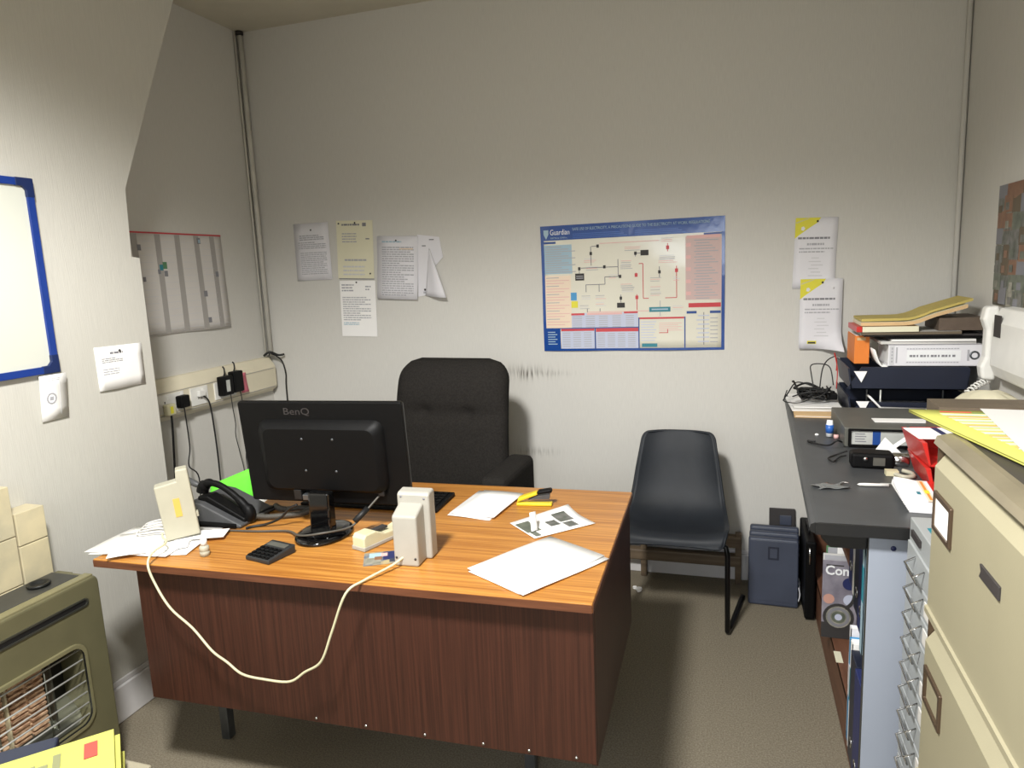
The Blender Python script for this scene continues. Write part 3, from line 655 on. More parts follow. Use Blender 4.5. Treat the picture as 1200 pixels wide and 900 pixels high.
# monitor
t = thing('computer_monitor', 'black flat-screen monitor seen from behind on the desk', 'monitor', (1.300, -1.572, DT), 0.064)
b = MB(); b.lathe([(0.0, 0.0), (0.088, 0.0), (0.092, 0.004), (0.090, 0.010), (0.075, 0.016), (0.03, 0.021), (0.0, 0.021)], (0, 0, 0), 'black_gloss', 40); o = b.build('base', t); o.scale = (0.88, 1.12, 1)
b = MB(); b.prism([(-0.034, -0.022), (0.034, -0.022), (0.036, 0.012), (-0.036, 0.012)], 'z', 0.015, 0.135, 'black_gloss'); b.build('stand_column', t, bevel=0.006, seg=3)
T = Matrix.Translation((-0.008, 0.067, 0.077)) @ Matrix.Rotation(0.10, 4, 'X')
MW, MH = 0.535, 0.322
b = MB(T); b.prism(rrect(-MW/2, 0, MW/2, MH, 0.008), 'y', -0.004, 0.012, 'black_plastic'); hs = b.build('rear_housing', t, bevel=0.004, seg=3)
b = MB(T)
hp = lambda k, y: [(x*k, y, 0.055+(z-0.055)*1.0) for (x, z) in []]
o1 = rrect(-0.205, 0.045, 0.205, 0.268, 0.03); o2 = rrect(-0.180, 0.055, 0.180, 0.245, 0.025)
n = len(o1)
vs = [(p[0], -0.0035, p[1]) for p in o1]+[(p[0]*0.97, -0.020, 0.15+(p[1]-0.155)*0.96) for p in o1]+[(p[0], -0.030, p[1]) for p in o2]
b.add(vs, [(i, (i+1) % n, n+(i+1) % n, n+i) for i in range(n)]+[(n+i, n+(i+1) % n, 2*n+(i+1) % n, 2*n+i) for i in range(n)], 'black_plastic', True)
b.add(vs, [tuple(range(2*n, 3*n))], 'black_plastic')
b.build('electronics_hump', t)
b = MB(T); b.text('BenQ', 0.030, Matrix.Translation((-0.115, -0.0048, 0.283)) @ Matrix.Rotation(PI/2, 4, 'X'), 'card_dark', 0, 'LEFT', 0.085); b.build('raised_lettering', t)
b = MB(T); b.box(-0.075, -0.0315, 0.018, -0.040, -0.004, 0.036, 'steel_grey'); b.box(-0.105, -0.028, 0.018, -0.080, -0.004, 0.05, 'black_rubber'); b.box(0.17, -0.02, 0.035, 0.19, -0.004, 0.06, 'black_rubber'); b.build('connector_panel', t, bevel=0.002)
b = MB(T)
for (x, z) in ((-0.05, 0.215), (0.05, 0.215), (-0.05, 0.115), (0.05, 0.115)): b.lathe([(0.0042, 0.0), (0.0036, -0.002), (0, -0.002)], (x, -0.0302, z), 'steel_grey', 8, 'y')
b.build('mounting_screws', t)
b = MB(T); ring(b, rrect(-MW/2+0.001, 0.001, MW/2-0.001, MH-0.001, 0.007), rrect(-MW/2+0.018, 0.022, MW/2-0.018, MH-0.018, 0.002), 0.016, 0.011, 'black_gloss', axis='y'); b.box(-MW/2+0.016, 0.0115, 0.02, MW/2-0.016, 0.0135, MH-0.016, 'screen_black'); b.build('screen', t)

# cables behind the monitor
b = MB(); b.tube([(1.195, -1.548, 0.815), (1.165, -1.548, 0.80), (1.13, -1.548, 0.768), (1.08, -1.55, 0.746), (1.045, -1.565, 0.742), (1.03, -1.585, 0.742)], 0.004, 'black_rubber', 7, sub=6)
tag(b.build('video_cable'), 'thick black cable looping from the monitor down to the telephone', 'cable')
b = MB(); b.tube([(1.455, -1.505, 0.845), (1.42, -1.55, 0.80), (1.395, -1.585, 0.772), (1.34, -1.655, 0.775), (1.26, -1.640, 0.757), (1.18, -1.585, 0.744), (1.08, -1.60, 0.7415), (0.98, -1.612, 0.7415), (0.91, -1.63, 0.7415)], 0.0032, 'grey_cord', 7, sub=7)
b.tube([(1.430, -1.535, 0.815), (1.405, -1.572, 0.785)], 0.009, 'black_rubber', 10)
tag(b.build('power_cable'), 'thin grey cable with a black ferrite passing in front of the monitor stand', 'cable')

# keyboard hidden behind the monitor, right end showing
t = thing('keyboard', 'black keyboard behind the monitor, only its right end showing', 'keyboard', (1.285, -1.26, DT), 0.03)
b = MB(); b.prism([(-0.085, 0), (0.085, 0), (0.085, 0.014), (0.08, 0.016), (-0.085, 0.010)], 'x', -0.22, 0.275, 'black_plastic'); b.build('case', t, bevel=0.003)
b = MB()
for j in range(6):
    for i in range(23):
        y = -0.068+j*0.024; b.box(-0.208+i*0.0205, y, 0.0100+0.0009*j, -0.190+i*0.0205, y+0.019, 0.0150+0.0009*j, 'black_plastic')
b.build('keys', t)

# telephone
t = thing('telephone', 'dark grey desk telephone left of the monitor', 'telephone', (0.885, -1.50, DT), 0.0)
b = MB(); b.prism([(-0.105, 0.0), (0.122, 0.0), (0.127, 0.010), (-0.02, 0.072), (-0.060, 0.078), (-0.105, 0.03)], 'y', -0.085, 0.09, 'charcoal_plastic'); b.build('body', t, bevel=0.008, seg=3)
b = MB(); b.prism([(-0.08, -0.102), (0.11, -0.09), (0.125, 0.095), (-0.09, 0.095)], 'z', 0.0, 0.016, 'black_plastic'); b.build('foot', t, bevel=0.004)
b = MB(); b.box(-0.098, -0.104, 0.004, -0.06, -0.098, 0.03, 'black_plastic'); b.build('socket_block', t, bevel=0.002)
# cradle wedge that carries the handset
b = MB(); b.prism([(-0.055, 0.040), (-0.050, 0.088), (-0.012, 0.090), (0.122, 0.024), (0.122, 0.008)], 'y', -0.060, -0.012, 'black_plastic'); b.build('cradle', t, bevel=0.006, seg=3)
b = MB(); hy = -0.036
b.tube([(-0.048, hy, 0.096), (-0.042, hy, 0.112), (-0.022, hy, 0.126), (0.018, hy, 0.122), (0.06, hy, 0.100), (0.098, hy, 0.070), (0.126, hy, 0.038), (0.118, hy, 0.018)], [0.019, 0.019, 0.014, 0.0105, 0.010, 0.0105, 0.013, 0.018, 0.018], 'black_plastic', 12, sub=5); b.build('handset', t)
b = MB(); b.tube([(-0.050, hy+0.004, 0.110), (-0.072, hy, 0.120), (-0.118, hy, 0.138)], [0.008, 0.010, 0.010], 'charcoal_plastic', 10); b.build('aerial_stub', t)
b = MB()
ctr = [(0.135, -0.02, 0.02), (0.16, 0.0, 0.012), (0.21, 0.022, 0.012), (0.255, 0.05, 0.012), (0.262, 0.085, 0.012), (0.22, 0.095, 0.012), (0.165, 0.075, 0.012), (0.12, 0.10, 0.012)]
C = [Vector(p) for p in ctr]; pts = []
tot = (len(C)-1)*44
for i in range(tot+1):
    q = i/44; k = min(int(q), len(C)-2); f = q-k
    p0 = C[max(k-1, 0)]; p1 = C[k]; p2 = C[k+1]; p3 = C[min(k+2, len(C)-1)]
    c = 0.5*((2*p1)+(-p0+p2)*f+(2*p0-5*p1+4*p2-p3)*f*f+(-p0+3*p1-3*p2+p3)*f**3)
    d = (p2-p1).normalized(); a = d.cross(Vector((0, 0, 1))).normalized()
    pts.append(c)
b.tube(pts, [0.0085+0.0016*math.sin(i*1.7) for i in range(len(pts))], 'grey_cord', 8); b.build('coiled_cord', t)

# green card, white paper
b = MB(); b.grid(lambda u, v: (u*0.15, v*0.03, 0.0008+v*(0.055+0.055*u)), 4, 4, 'paper_green')
o = b.build('green_card', None, solid=0.0015); o.location = (0.722, -1.385, DT); o.rotation_euler = (0, 0, 0.36); tag(o, 'bright green card propped up behind the telephone', 'card')
deskpaper('note_paper', 'small white paper lying beside the lower left corner of the monitor', 'paper', 0.105, 0.125, 'paper_white', (0.83, -1.425, DT), rz=0.25, prints=[(0.3, 0.55, 0.7, 0.6, 'ink_azure', 0), (0.3, 0.4, 0.6, 0.45, 'ink_azure', 0)])

# left paper pile and white cable bundle
t = thing('paper_pile', 'loose white papers overhanging the left front corner of the desk', 'papers', (0.735, -1.87, DT))
for k, (x, y, r, w, h) in enumerate(((-0.035, 0.015, 0.20, 0.297, 0.21), (-0.055, 0.02, 0.09, 0.27, 0.21), (0.06, -0.012, 0.62, 0.21, 0.20))):
    pr = [] if k < 2 else []
    m = sheet_mesh(w, h, 'paper_white', pr, lambda u, v: 0.002*math.sin(u*6+v*4)+0.002, 6, 6)
    o = m.build('sheet', t, solid=0.0006); o.rotation_euler = (FLAT, 0, r); o.location = (x, y, 0.0015+k*0.0035)
deskpaper('note_paper', 'white paper strip poking out right of the left white box', 'paper', 0.14, 0.07, 'paper_white', (0.895, -1.735, DT+0.0125), rz=0.42)
b = MB()
for k in range(4):
    b.tube([(0.85, -1.70+k*0.012, DT+0.022+0.006*k), (0.80, -1.71+k*0.01, DT+0.024+0.006*k), (0.755, -1.73+0.012*k, DT+0.020+0.004*k), (0.74, -1.70+0.01*k, DT+0.02+0.004*k), (0.77, -1.665+0.008*k, DT+0.02+0.005*k), (0.85, -1.66+0.008*k, DT+0.022+0.004*k)], 0.003, 'paper_grey', 6, sub=5)
tag(b.build('cable_bundle'), 'bundle of grey-white cable coiled on the papers beside the left white box', 'cable')

# two white boxes with a cord between
t = thing('sensor_box', 'off-white plastic box with an amber tape strip, standing on the papers at left', 'device', (0.914, -1.716, DT+0.0165), 0.74, ry=-0.08)
b = MB(); b.prism([(-0.046, 0.0), (0.046, 0.0), (0.046, 0.205), (0.014, 0.205), (0.010, 0.172), (-0.050, 0.166)], 'y', 0.0, 0.045, 'ivory_plastic'); o = b.build('body', t, bevel=0.004, seg=3)
b = MB(); b.box(-0.008, -0.0015, 0.066, 0.010, 0.0005, 0.122, 'tape_amber'); b.build('tape_strip', o)
b = MB(); b.box(0.045, 0.010, 0.050, 0.052, 0.030, 0.066, 'ivory_plastic'); b.build('latch', o, bevel=0.002)
t = thing('sensor_box', 'off-white plastic box with a raised back, right of the monitor', 'device', (1.652, -1.684, DT), 0.04)
b = MB()
b.prism([(-0.050, 0.0), (0.045, 0.0), (0.045, 0.150), (0.0, 0.157), (-0.050, 0.137)], 'x', -0.041, 0.028, 'putty_plastic'); o = b.build('body', t, bevel=0.006, seg=3)
T2 = Matrix.Rotation(-0.0, 4, 'Z')
b = MB(); b.prism([(0.006, 0.0), (0.050, 0.0), (0.050, 0.184), (0.042, 0.187), (0.012, 0.184), (0.006, 0.176)], 'x', -0.048, 0.044, 'putty_plastic'); b.build('back_plate', t, bevel=0.006, seg=3)
b = MB()
for (x, z) in ((-0.033, 0.024), (0.020, 0.022)): b.lathe([(0.0034, 0.001), (0.0034, -0.001), (0, -0.0012)], (x, -0.050, z), 'ink_dark', 8, 'y')
for (x, z) in ((-0.036, 0.172), (0.030, 0.168)): b.lathe([(0.0034, 0.001), (0.0034, -0.001), (0, -0.0012)], (x, 0.0065, z), 'ink_mid', 8, 'y')
b.build('screws', o)
b = MB()
cord = [(1.643, -1.722, 0.765), (1.622, -1.765, 0.752), (1.585, -1.845, 0.744), (1.555, -1.888, 0.725), (1.510, -1.895, 0.62), (1.475, -1.90, 0.54), (1.42, -1.895, 0.50), (1.375, -1.90, 0.47), (1.30, -1.90, 0.465), (1.23, -1.90, 0.47), (1.18, -1.895, 0.495), (1.14, -1.90, 0.525), (1.08, -1.895, 0.58), (1.02, -1.90, 0.632), (0.975, -1.895, 0.69), (0.95, -1.89, 0.745), (0.935, -1.855, 0.766), (0.93, -1.80, 0.772), (0.895, -1.775, 0.776), (0.882, -1.762, 0.778), (0.878, -1.758, 0.782)]
b.tube(cord, 0.0033, 'cream_plastic', 8, sub=6)
tag(b.build('white_cord'), 'long cream cord hanging in a loop down the front of the desk', 'cord')
t = thing('correction_bottle', 'tiny white bottle standing at the left front edge of the desk', 'bottle', (1.045, -1.782, DT))
b = MB(); b.lathe([(0.0, 0), (0.013, 0), (0.0135, 0.012), (0.0115, 0.014), (0.0135, 0.016), (0.013, 0.026), (0.009, 0.030)], (0, 0, 0), 'ivory_plastic', 18); b.build('bottle_body', t)
b = MB(); b.lathe([(0.0092, 0.0301), (0.0092, 0.045), (0.007, 0.048), (0.0, 0.048)], (0, 0, 0), 'white_plastic', 16); b.build('cap', t)

t = thing('calculator', 'dark grey calculator near the front edge of the desk', 'calculator', (1.238, -1.748, DT), -0.22)
b = MB(); b.prism([(-0.048, 0), (0.048, 0), (0.050, 0.024), (-0.048, 0.012)], 'x', -0.046, 0.046, 'graphite'); o = b.build('case', t, bevel=0.003)
b = MB(); Tc = Matrix.Rotation(math.atan2(0.012, 0.098), 4, 'X')
for j in range(4):
    for i in range(5): b.box(-0.041+i*0.0168, -0.042+j*0.0145, 0.0165, -0.029+i*0.0168, -0.032+j*0.0145, 0.0205, 'black_plastic', Tc)
b.build('keys', t)
b = MB(); b.box(-0.038, 0.022, 0.0172, 0.034, 0.041, 0.0190, 'device_grey', Tc); b.build('display', t)

t = thing('tape_dispenser', 'cream tape dispenser beside the monitor foot', 'tape dispenser', (1.496, -1.572, DT), rad(72)); t.scale = (0.84, 0.84, 0.9)
b = MB(); b.prism([(-0.115, 0.0), (0.10, 0.0), (0.118, 0.030), (0.118, 0.058), (0.100, 0.060), (0.082, 0.036), (0.05, 0.030), (-0.02, 0.034), (-0.06, 0.052), (-0.105, 0.052), (-0.115, 0.040)], 'y', -0.029, 0.029, 'cream_plastic'); b.build('body', t, bevel=0.005, seg=3)
b = MB(); b.prism([(-0.117, 0.0), (0.10, 0.0), (0.106, 0.012), (-0.117, 0.014)], 'y', -0.031, 0.031, 'putty_plastic'); b.build('weighted_foot', t, bevel=0.003)
b = MB(); b.box(-0.045, -0.013, 0.0405, 0.01, 0.013, 0.0468, 'ink_dark'); b.build('tape_well', t)
b = MB(); b.box(0.104, -0.016, 0.0585, 0.119, 0.016, 0.064, 'steel_grey'); b.build('cutter', t)

deskpaper('mouse_mat', 'small colourful printed mat under the cream cord', 'mat', 0.115, 0.085, 'mat_print', (1.532, -1.758, DT+0.002), rz=0.46, solid=0.002,
          prints=[(0.05, 0.05, 0.4, 0.5, 'photo_pale', 0), (0.45, 0.3, 0.95, 0.95, 'navy_book', 0), (0.12, 0.55, 0.4, 0.9, 'ink_sky', 0), (0.25, 0.35, 0.42, 0.6, 'photo_orange', 1), (0.4, 0.6, 0.55, 0.85, 'ink_pink', 1), (0.6, 0.1, 0.9, 0.35, 'folder_navy', 1)])

def pile(label, loc, specs, cat='papers', name='paper_pile'):
    t = thing(name, label, cat, loc)
    for k, (x, y, r, w, h, pm, pr) in enumerate(specs):
        m = sheet_mesh(w, h, pm, pr, lambda u, v: 0.0012*math.sin(u*5+v*3+k)+0.0012, 5, 5)
        o = m.build('sheet', t, solid=0.0008); o.rotation_euler = (FLAT, 0, r); o.location = (x, y, 0.001+k*0.0028)
    return t
pile('small stack of white papers beside the yellow stapler', (1.604, -1.352, DT), [(0.0, 0.0, -0.12, 0.148, 0.24, 'paper_white', ()), (0.004, 0.008, -0.06, 0.15, 0.24, 'paper_white', ()), (0.012, 0.006, -0.10, 0.148, 0.245, 'paper_white', ())])
pile('loose stack of white sheets at the right front corner of the desk', (1.985, -1.832, DT), [(0.0, 0.004, 1.05, 0.30, 0.19, 'paper_white', ()), (0.012, -0.006, 1.0, 0.297, 0.20, 'paper_white', ()), (0.004, 0.0, 1.02, 0.297, 0.205, 'paper_white', lines(0.2, 0.80, 0.45, 0.86, 1, 'ink_pale', 4, .4))])
t = thing('leaflet', 'white leaflet with small pictures and a turned-up corner, on the desk', 'leaflet', (1.928, -1.487, DT))
m = sheet_mesh(0.21, 0.148, 'paper_white', [(0.42, 0.35, 0.58, 0.62, 'photo_grey', 0), (0.62, 0.45, 0.85, 0.85, 'photo_grey', 0), (0.62, 0.12, 0.78, 0.40, 'photo_grey', 0), (0.02, 0.30, 0.24, 0.85, 'photo_green', 0), (0.05, 0.05, 0.14, 0.30, 'photo_green', 0)], lambda u, v: 0.045*max(0, v-0.45)**2*max(0, 1.25*u)+0.002, 10, 8)
o = m.build('sheet', t, solid=0.0008); o.rotation_euler = (FLAT, 0, 0.80); o.location = (0, 0, 0.001)
b = MB(); b.grid(lambda u, v: (-0.02+0.014*u-0.018*v, 0.040+0.018*u+0.045*v, 0.006+0.050*v-0.01*v*v), 2, 6, 'paper_white'); b.build('turned_flap', t, solid=0.0008)
t = thing('stapler', 'yellow and black stapler on the back right of the desk', 'stapler', (1.85, -1.205, DT), 0.12)
b = MB(); b.box(-0.058, -0.014, 0, 0.058, 0.014, 0.011, 'yellow_paint'); b.build('base', t, bevel=0.004)
b = MB(); b.prism([(-0.056, 0.011), (-0.052, 0.026), (0.010, 0.048), (0.012, 0.038), (-0.04, 0.018)], 'y', -0.013, 0.013, 'yellow_paint'); b.build('arm', t, bevel=0.003)
b = MB(); b.prism([(0.012, 0.038), (0.012, 0.050), (0.056, 0.058), (0.060, 0.046)], 'y', -0.0135, 0.0135, 'black_plastic'); b.build('grip', t, bevel=0.004)
b = MB(); b.prism([(-0.02, 0.020), (0.012, 0.034), (0.052, 0.040), (0.050, 0.024)], 'y', -0.009, 0.009, 'steel_grey'); b.build('magazine', t)
# ------------------------------------------------------------------ office chair behind the desk
t = thing('office_chair', 'black fabric high-backed office chair behind the desk', 'chair', (1.25, -0.62, 0.0), -0.10)
def back_fn(front):
    def f(u, v):
        z = 0.44+0.675*v
        # half width of the back at height z
        hw = 0.300-0.030*v
        if v > 0.86: 
            q = (v-0.86)/0.14; hw -= 0.10*(1-math.sqrt(max(0, 1-q*q)))
        if v < 0.10:
            q = (0.10-v)/0.10; hw -= 0.05*q*q
        s = 2*u-1
        x = hw*math.copysign(abs(s)**0.8, s)
        edge = (1-abs(s)**4)**0.5 if abs(s) < 1 else 0
        edge *= min(1, math.sqrt(max(0, (1-v)/0.07))) if v > 0.93 else 1
        edge *= min(1, math.sqrt(max(0, v/0.07))) if v < 0.07 else 1
        lean = 0.10+0.20*v*v*0.6
        th = 0.062*edge
        if front:
            th *= 1+0.25*math.exp(-((v-0.83)/0.12)**2)
            th -= 0.012*math.exp(-((v-0.66)/0.045)**2)*edge
            for c in (-0.30, 0.30): th -= 0.020*math.exp(-((v-0.66)/0.04)**2-((s-c)/0.10)**2)
            return (x, lean-th, z)
        return (x, lean+0.6*th+0.0, z)
    return f
b = MB(); b.grid(back_fn(True), 36, 44, 'chair_fabric'); b.grid(back_fn(False), 36, 44, 'chair_fabric', flip=True); br = b.build('backrest', t, weld=True)
b = MB()
for c in (-0.085, 0.085): b.lathe([(0.011, 0.004), (0.009, -0.002), (0.0, -0.004)], (c, 0.130, 0.886), 'chair_fabric', 12, 'y')
b.build('button', br)
def seat_fn(top):
    def f(u, v):
        s = 2*u-1; q = 2*v-1
        e = ((1-abs(s)**5)*(1-abs(q)**5))**0.5
        return (0.262*math.copysign(abs(s)**0.85, s), -0.13+0.27*math.copysign(abs(q)**0.85, q), 0.435+(0.055 if top else -0.05)*e)
    return f
b = MB(); b.grid(seat_fn(True), 20, 20, 'chair_fabric'); b.grid(seat_fn(False), 20, 20, 'chair_fabric', flip=True); b.build('seat', t, weld=True)
for s in (-1, 1):
    b = MB(); xa = s*0.345
    b.prism([(-0.19, 0.40), (0.13, 0.40), (0.13, 0.722), (-0.19, 0.700)], 'x', xa-0.058, xa+0.058, 'chair_fabric'); b.build('armrest', t, bevel=0.028, seg=4)
b = MB(); b.lathe([(0.03, 0.07), (0.03, 0.20), (0.02, 0.20), (0.02, 0.39)], (0, -0.10, 0), 'black_steel', 16); b.box(-0.12, -0.22, 0.375, 0.12, 0.02, 0.392, 'black_steel'); b.build('gas_column', t)
for k in range(5):
    a = 2*PI*k/5+0.3; c, s = math.cos(a), math.sin(a)
    b = MB(); b.tube([(0.02*c, -0.10+0.02*s, 0.095), (0.16*c, -0.10+0.16*s, 0.085), (0.27*c, -0.10+0.27*s, 0.068)], [0.022, 0.018, 0.014], 'black_steel', 8); f = b.build('base_leg', t)
    b = MB(); b.lathe([(0.0, -0.02), (0.024, -0.018), (0.026, 0.0), (0.024, 0.018), (0.0, 0.02)], (0.27*c, -0.10+0.27*s, 0.0275), 'black_plastic', 14, 'x'); b.build('castor', f)

# ------------------------------------------------------------------ plastic stacking chair
t = thing('stacking_chair', 'dark grey moulded plastic chair with black tube legs against the back wall', 'chair', (2.235, -0.40, 0.0), 0.0)
cen = [(0.190, 0.762), (0.165, 0.69), (0.135, 0.595), (0.095, 0.50), (0.040, 0.434), (-0.04, 0.410), (-0.12, 0.414), (-0.170, 0.418), (-0.196, 0.408), (-0.204, 0.390)]
hws = [0.150, 0.160, 0.175, 0.188, 0.200, 0.210, 0.212, 0.208, 0.200, 0.194]
def ci(a, t):
    k = t*(len(a)-1); i = min(int(k), len(a)-2); f = k-i
    g = lambda j: a[max(0, min(len(a)-1, j))]
    if isinstance(a[0], tuple):
        return tuple(0.5*((2*p1)+(-p0+p2)*f+(2*p0-5*p1+4*p2-p3)*f*f+(-p0+3*p1-3*p2+p3)*f**3) for p0, p1, p2, p3 in zip(g(i-1), g(i), g(i+1), g(i+2)))
    p0, p1, p2, p3 = g(i-1), g(i), g(i+1), g(i+2)
    return 0.5*((2*p1)+(-p0+p2)*f+(2*p0-5*p1+4*p2-p3)*f*f+(-p0+3*p1-3*p2+p3)*f**3)
def shell(u, v):
    v = v-0.72*math.sin(2*PI*v)/(2*PI)
    s = 2*u-1; y, z = ci(cen, v); hw = ci(hws, v)
    if v < 0.07: hw -= 0.035*(1-math.sqrt(max(0, 1-((0.07-v)/0.07)**2)))
    if v > 0.93: hw -= 0.030*(1-math.sqrt(max(0, 1-((v-0.93)/0.07)**2)))
    e = abs(s)**3
    wb = max(0, 1-v/0.45)  # back part: wings come forward; seat part: wings rise
    return (hw*s, y-0.035*e*(0.3+0.7*min(1, v*5))*wb-0.012*e, z+0.028*e*(1-wb)*(1 if v < 0.75 else max(0, 1-(v-0.75)*4)))
b = MB(); b.grid(shell, 28, 48, 'shell_plastic', flip=True); b.build('seat_shell', t, solid=-0.006)
b = MB()
rim = [shell(0, v/40) for v in range(41)]+[shell(u/8, 1) for u in range(1, 9)]+[shell(1, 1-v/40) for v in range(1, 41)]+[shell(1-u/8, 0) for u in range(1, 8)]
b.tube(rim, 0.0058, 'shell_plastic', 8, closed=True); b.build('rim', t)
for s in (-1, 1):
    b = MB()
    b.tube([(s*0.10, -0.10, 0.388), (s*0.175, -0.135, 0.386), (s*0.205, -0.147, 0.372), (s*0.211, -0.150, 0.34), (s*0.213, -0.152, 0.02), (s*0.214, -0.146, 0.0125), (s*0.225, -0.10, 0.0122), (s*0.270, 0.165, 0.0122), (s*0.276, 0.190, 0.0122)], 0.0105, 'black_steel', 10)
    b.build('leg_frame', t)
b = MB(); b.tube([(-0.10, -0.10, 0.388), (0.10, -0.10, 0.388)], 0.010, 'black_steel', 8); b.tube([(-0.12, 0.03, 0.398), (0.12, 0.03, 0.398)], 0.010, 'black_steel', 8); b.build('cross_bar', t)

# low timber rails in front of the skirting
t = thing('timber_rack', 'low drab wooden double rail standing along the back wall behind the plastic chair', 'rack', (1.60, -0.075, 0.0))
b = MB(); b.box(0, 0.0, 0.178, 0.905, 0.05, 0.232, 'wood_drab'); b.build('rail', t, bevel=0.008)
b = MB(); b.box(0, 0.0, 0.085, 0.905, 0.05, 0.140, 'wood_drab'); b.build('rail', t, bevel=0.008)
for x in (0.02, 0.45, 0.885):
    b = MB(); b.box(x-0.008, 0.008, 0.001, x+0.020, 0.045, 0.245 if x > 0.8 else 0.18, 'wood_drab'); b.build('upright', t, bevel=0.003)

for (x, y, lab, s) in ((2.053, -0.235, 'larger scrap of crumpled white paper on the carpet by the plastic chair', 0.016), (2.032, -0.212, 'smaller scrap of crumpled white paper on the carpet by the plastic chair', 0.011)):
    bm = bmesh.new(); bmesh.ops.create_icosphere(bm, subdivisions=2, radius=s); rr = random.Random(int(x*1000))
    for v in bm.verts: v.co *= rr.uniform(0.7, 1.15); v.co.z *= 0.8
    me = bpy.data.meshes.new('paper_scrap'); bm.to_mesh(me); bm.free(); me.materials.append(MATS['paper_white'])
    o = bpy.data.objects.new('paper_scrap', me); COL.objects.link(o); o.location = (x, y, s*0.75); tag(o, lab, 'paper scrap', 'paper scraps on the carpet')

# ------------------------------------------------------------------ navy folders and black case on the floor
FL = ['front navy plastic folder leaning at the back wall, with a square label holder', 'middle one of the three navy plastic folders leaning at the back wall', 'rear one of the three navy plastic folders, nearest the back wall']
for k in range(3):
    t = thing('box_folder', FL[k], 'folder', (2.531+0.004*k, -0.255+0.052*k, 0.002), rad(-2), 'navy folders leaning at the back wall', rad(-7))
    h = 0.298+0.008*k
    b = MB(); b.box(0, 0, 0, 0.205, 0.036, h, 'folder_navy'); b.build('case', t, bevel=0.010, seg=3)
    b = MB(); b.box(0.004, -0.0015, 0.022, 0.201, 0.0005, h-0.012, 'folder_navy'); b.build('front_cover', t, bevel=0.003)
    if k == 0:
        b = MB(); ring(b, rrect(0.080, 0.205, 0.125, 0.262, 0.003), rrect(0.088, 0.213, 0.117, 0.254, 0.003), -0.0035, 0.0, 'navy_deep', axis='y'); b.build('label_holder', t)
    b = MB(); b.tube([(0.206, 0.010, 0.03), (0.212, 0.012, 0.06), (0.206, 0.014, 0.09)], 0.0025, 'ink_pale', 6, sub=4); b.build('elastic_loop', t)
t = thing('document_case', 'slim black document case standing between the navy folders and the bookcase', 'case', (2.752, -0.36, 0.002))
b = MB(); b.box(0, 0, 0.006, 0.040, 0.30, 0.345, 'black_plastic'); b.build('shell', t, bevel=0.008, seg=3)
b = MB()
for (y) in (0.03, 0.27): b.box(0.008, y-0.012, 0.0, 0.032, y+0.012, 0.008, 'black_rubber')
b.build('foot', t)
b = MB(); b.tube([(0.02, 0.10, 0.344), (0.02, 0.10, 0.366), (0.02, 0.20, 0.366), (0.02, 0.20, 0.344)], 0.005, 'black_rubber', 8); b.build('handle', t)
b = MB(); b.tube([(0.015, -0.002, 0.25), (0.015, -0.002, 0.32)], 0.004, 'chrome', 8); b.build('zip_pull', t)
t = thing('sign_board', 'dark slatted board standing behind the navy folders under the counter', 'board', (2.625, -0.060, 0.003), 0, None, rad(-6))
b = MB(); b.box(0, 0, 0, 0.11, 0.012, 0.365, 'card_dark'); b.build('panel', t, bevel=0.002)
b = MB(); b.box(0.045, -0.004, 0.29, 0.095, 0.0, 0.335, 'folder_navy'); b.build('badge', t, bevel=0.003)

# ------------------------------------------------------------------ bookcase and counter
YN = -1.615
t = thing('bookcase', 'brown-shelved bookcase with a white end panel under the counter', 'bookcase', (2.80, 0, 0))
b = MB(); b.box(0.0, YN+0.02, 0.001, 0.018, -0.30, 0.166, 'shelf_brown'); b.build('plinth', t, bevel=0.001)
b = MB(); b.box(0.0, YN+0.02, 0.152, 0.47, -0.02, 0.170, 'shelf_brown'); o = b.build('shelf', t, bevel=0.001)
for (x, y) in ((-0.006, -0.925), (0.024, -1.12), (0.008, -1.17)):
    b = MB(); b.box(x, y-0.035, 0.1698, x+0.022, y+0.035, 0.1712, 'paper_cream'); b.build('shelf_label', o)
b = MB(); b.box(0.012, YN+0.02, 0.535, 0.47, -0.02, 0.553, 'shelf_brown'); b.build('shelf', t, bevel=0.001)
b = MB(); b.box(0.47, YN+0.02, 0.001, 0.485, -0.02, 0.866, 'shelf_brown'); b.build('back_panel', t)
b = MB(); b.box(-0.038, YN, 0.001, 0.50, YN+0.018, 0.866, 'panel_white'); o = b.build('end_panel', t, bevel=0.001)
b = MB(); b.box(-0.040, YN+0.001, 0.001, -0.0375, YN+0.017, 0.866, 'panel_edge'); b.build('edge_strip', o)
b = MB(); b.lathe([(0.006, 0.001), (0.006, -0.0015), (0, -0.002)], (0.012, YN, 0.835), 'navy_book', 10, 'y'); b.build('screw_cap', o)
b = MB(); b.box(0.0, -0.045, 0.171, 0.47, -0.020, 0.866, 'shelf_brown'); b.build('far_side', t)

t = thing('counter_worktop', 'dark grey laminate worktop running along the right wall', 'worktop', (0, 0, 0.868))
b = MB()
xa, xb = 2.678, 2.632
prf = [(0.0, 0.0), (-0.0, 0.022)]
def top_pt(s, v):
    # cross-section: rounded front nosing; s along the counter, v around the section
    x0 = xa+(xb-xa)*s; y = -0.004-1.636*s
    sec = [(W-0.006, 0.0), (x0+0.012, 0.0), (x0+0.003, 0.004), (x0, 0.0125), (x0+0.003, 0.022), (x0+0.012, 0.026), (x0+0.02, 0.027), (W-0.006, 0.027)]
    i = int(round(v*7)); return (sec[i][0], y, sec[i][1])
b.grid(top_pt, 6, 7, 'counter_laminate', smooth=False)
o_ = len(b.v)
for s in (0, 1):
    pts = [top_pt(s, i/7) for i in range(8)]
    b.add(pts, [tuple(range(8)) if s else tuple(range(7, -1, -1))], 'counter_edge')
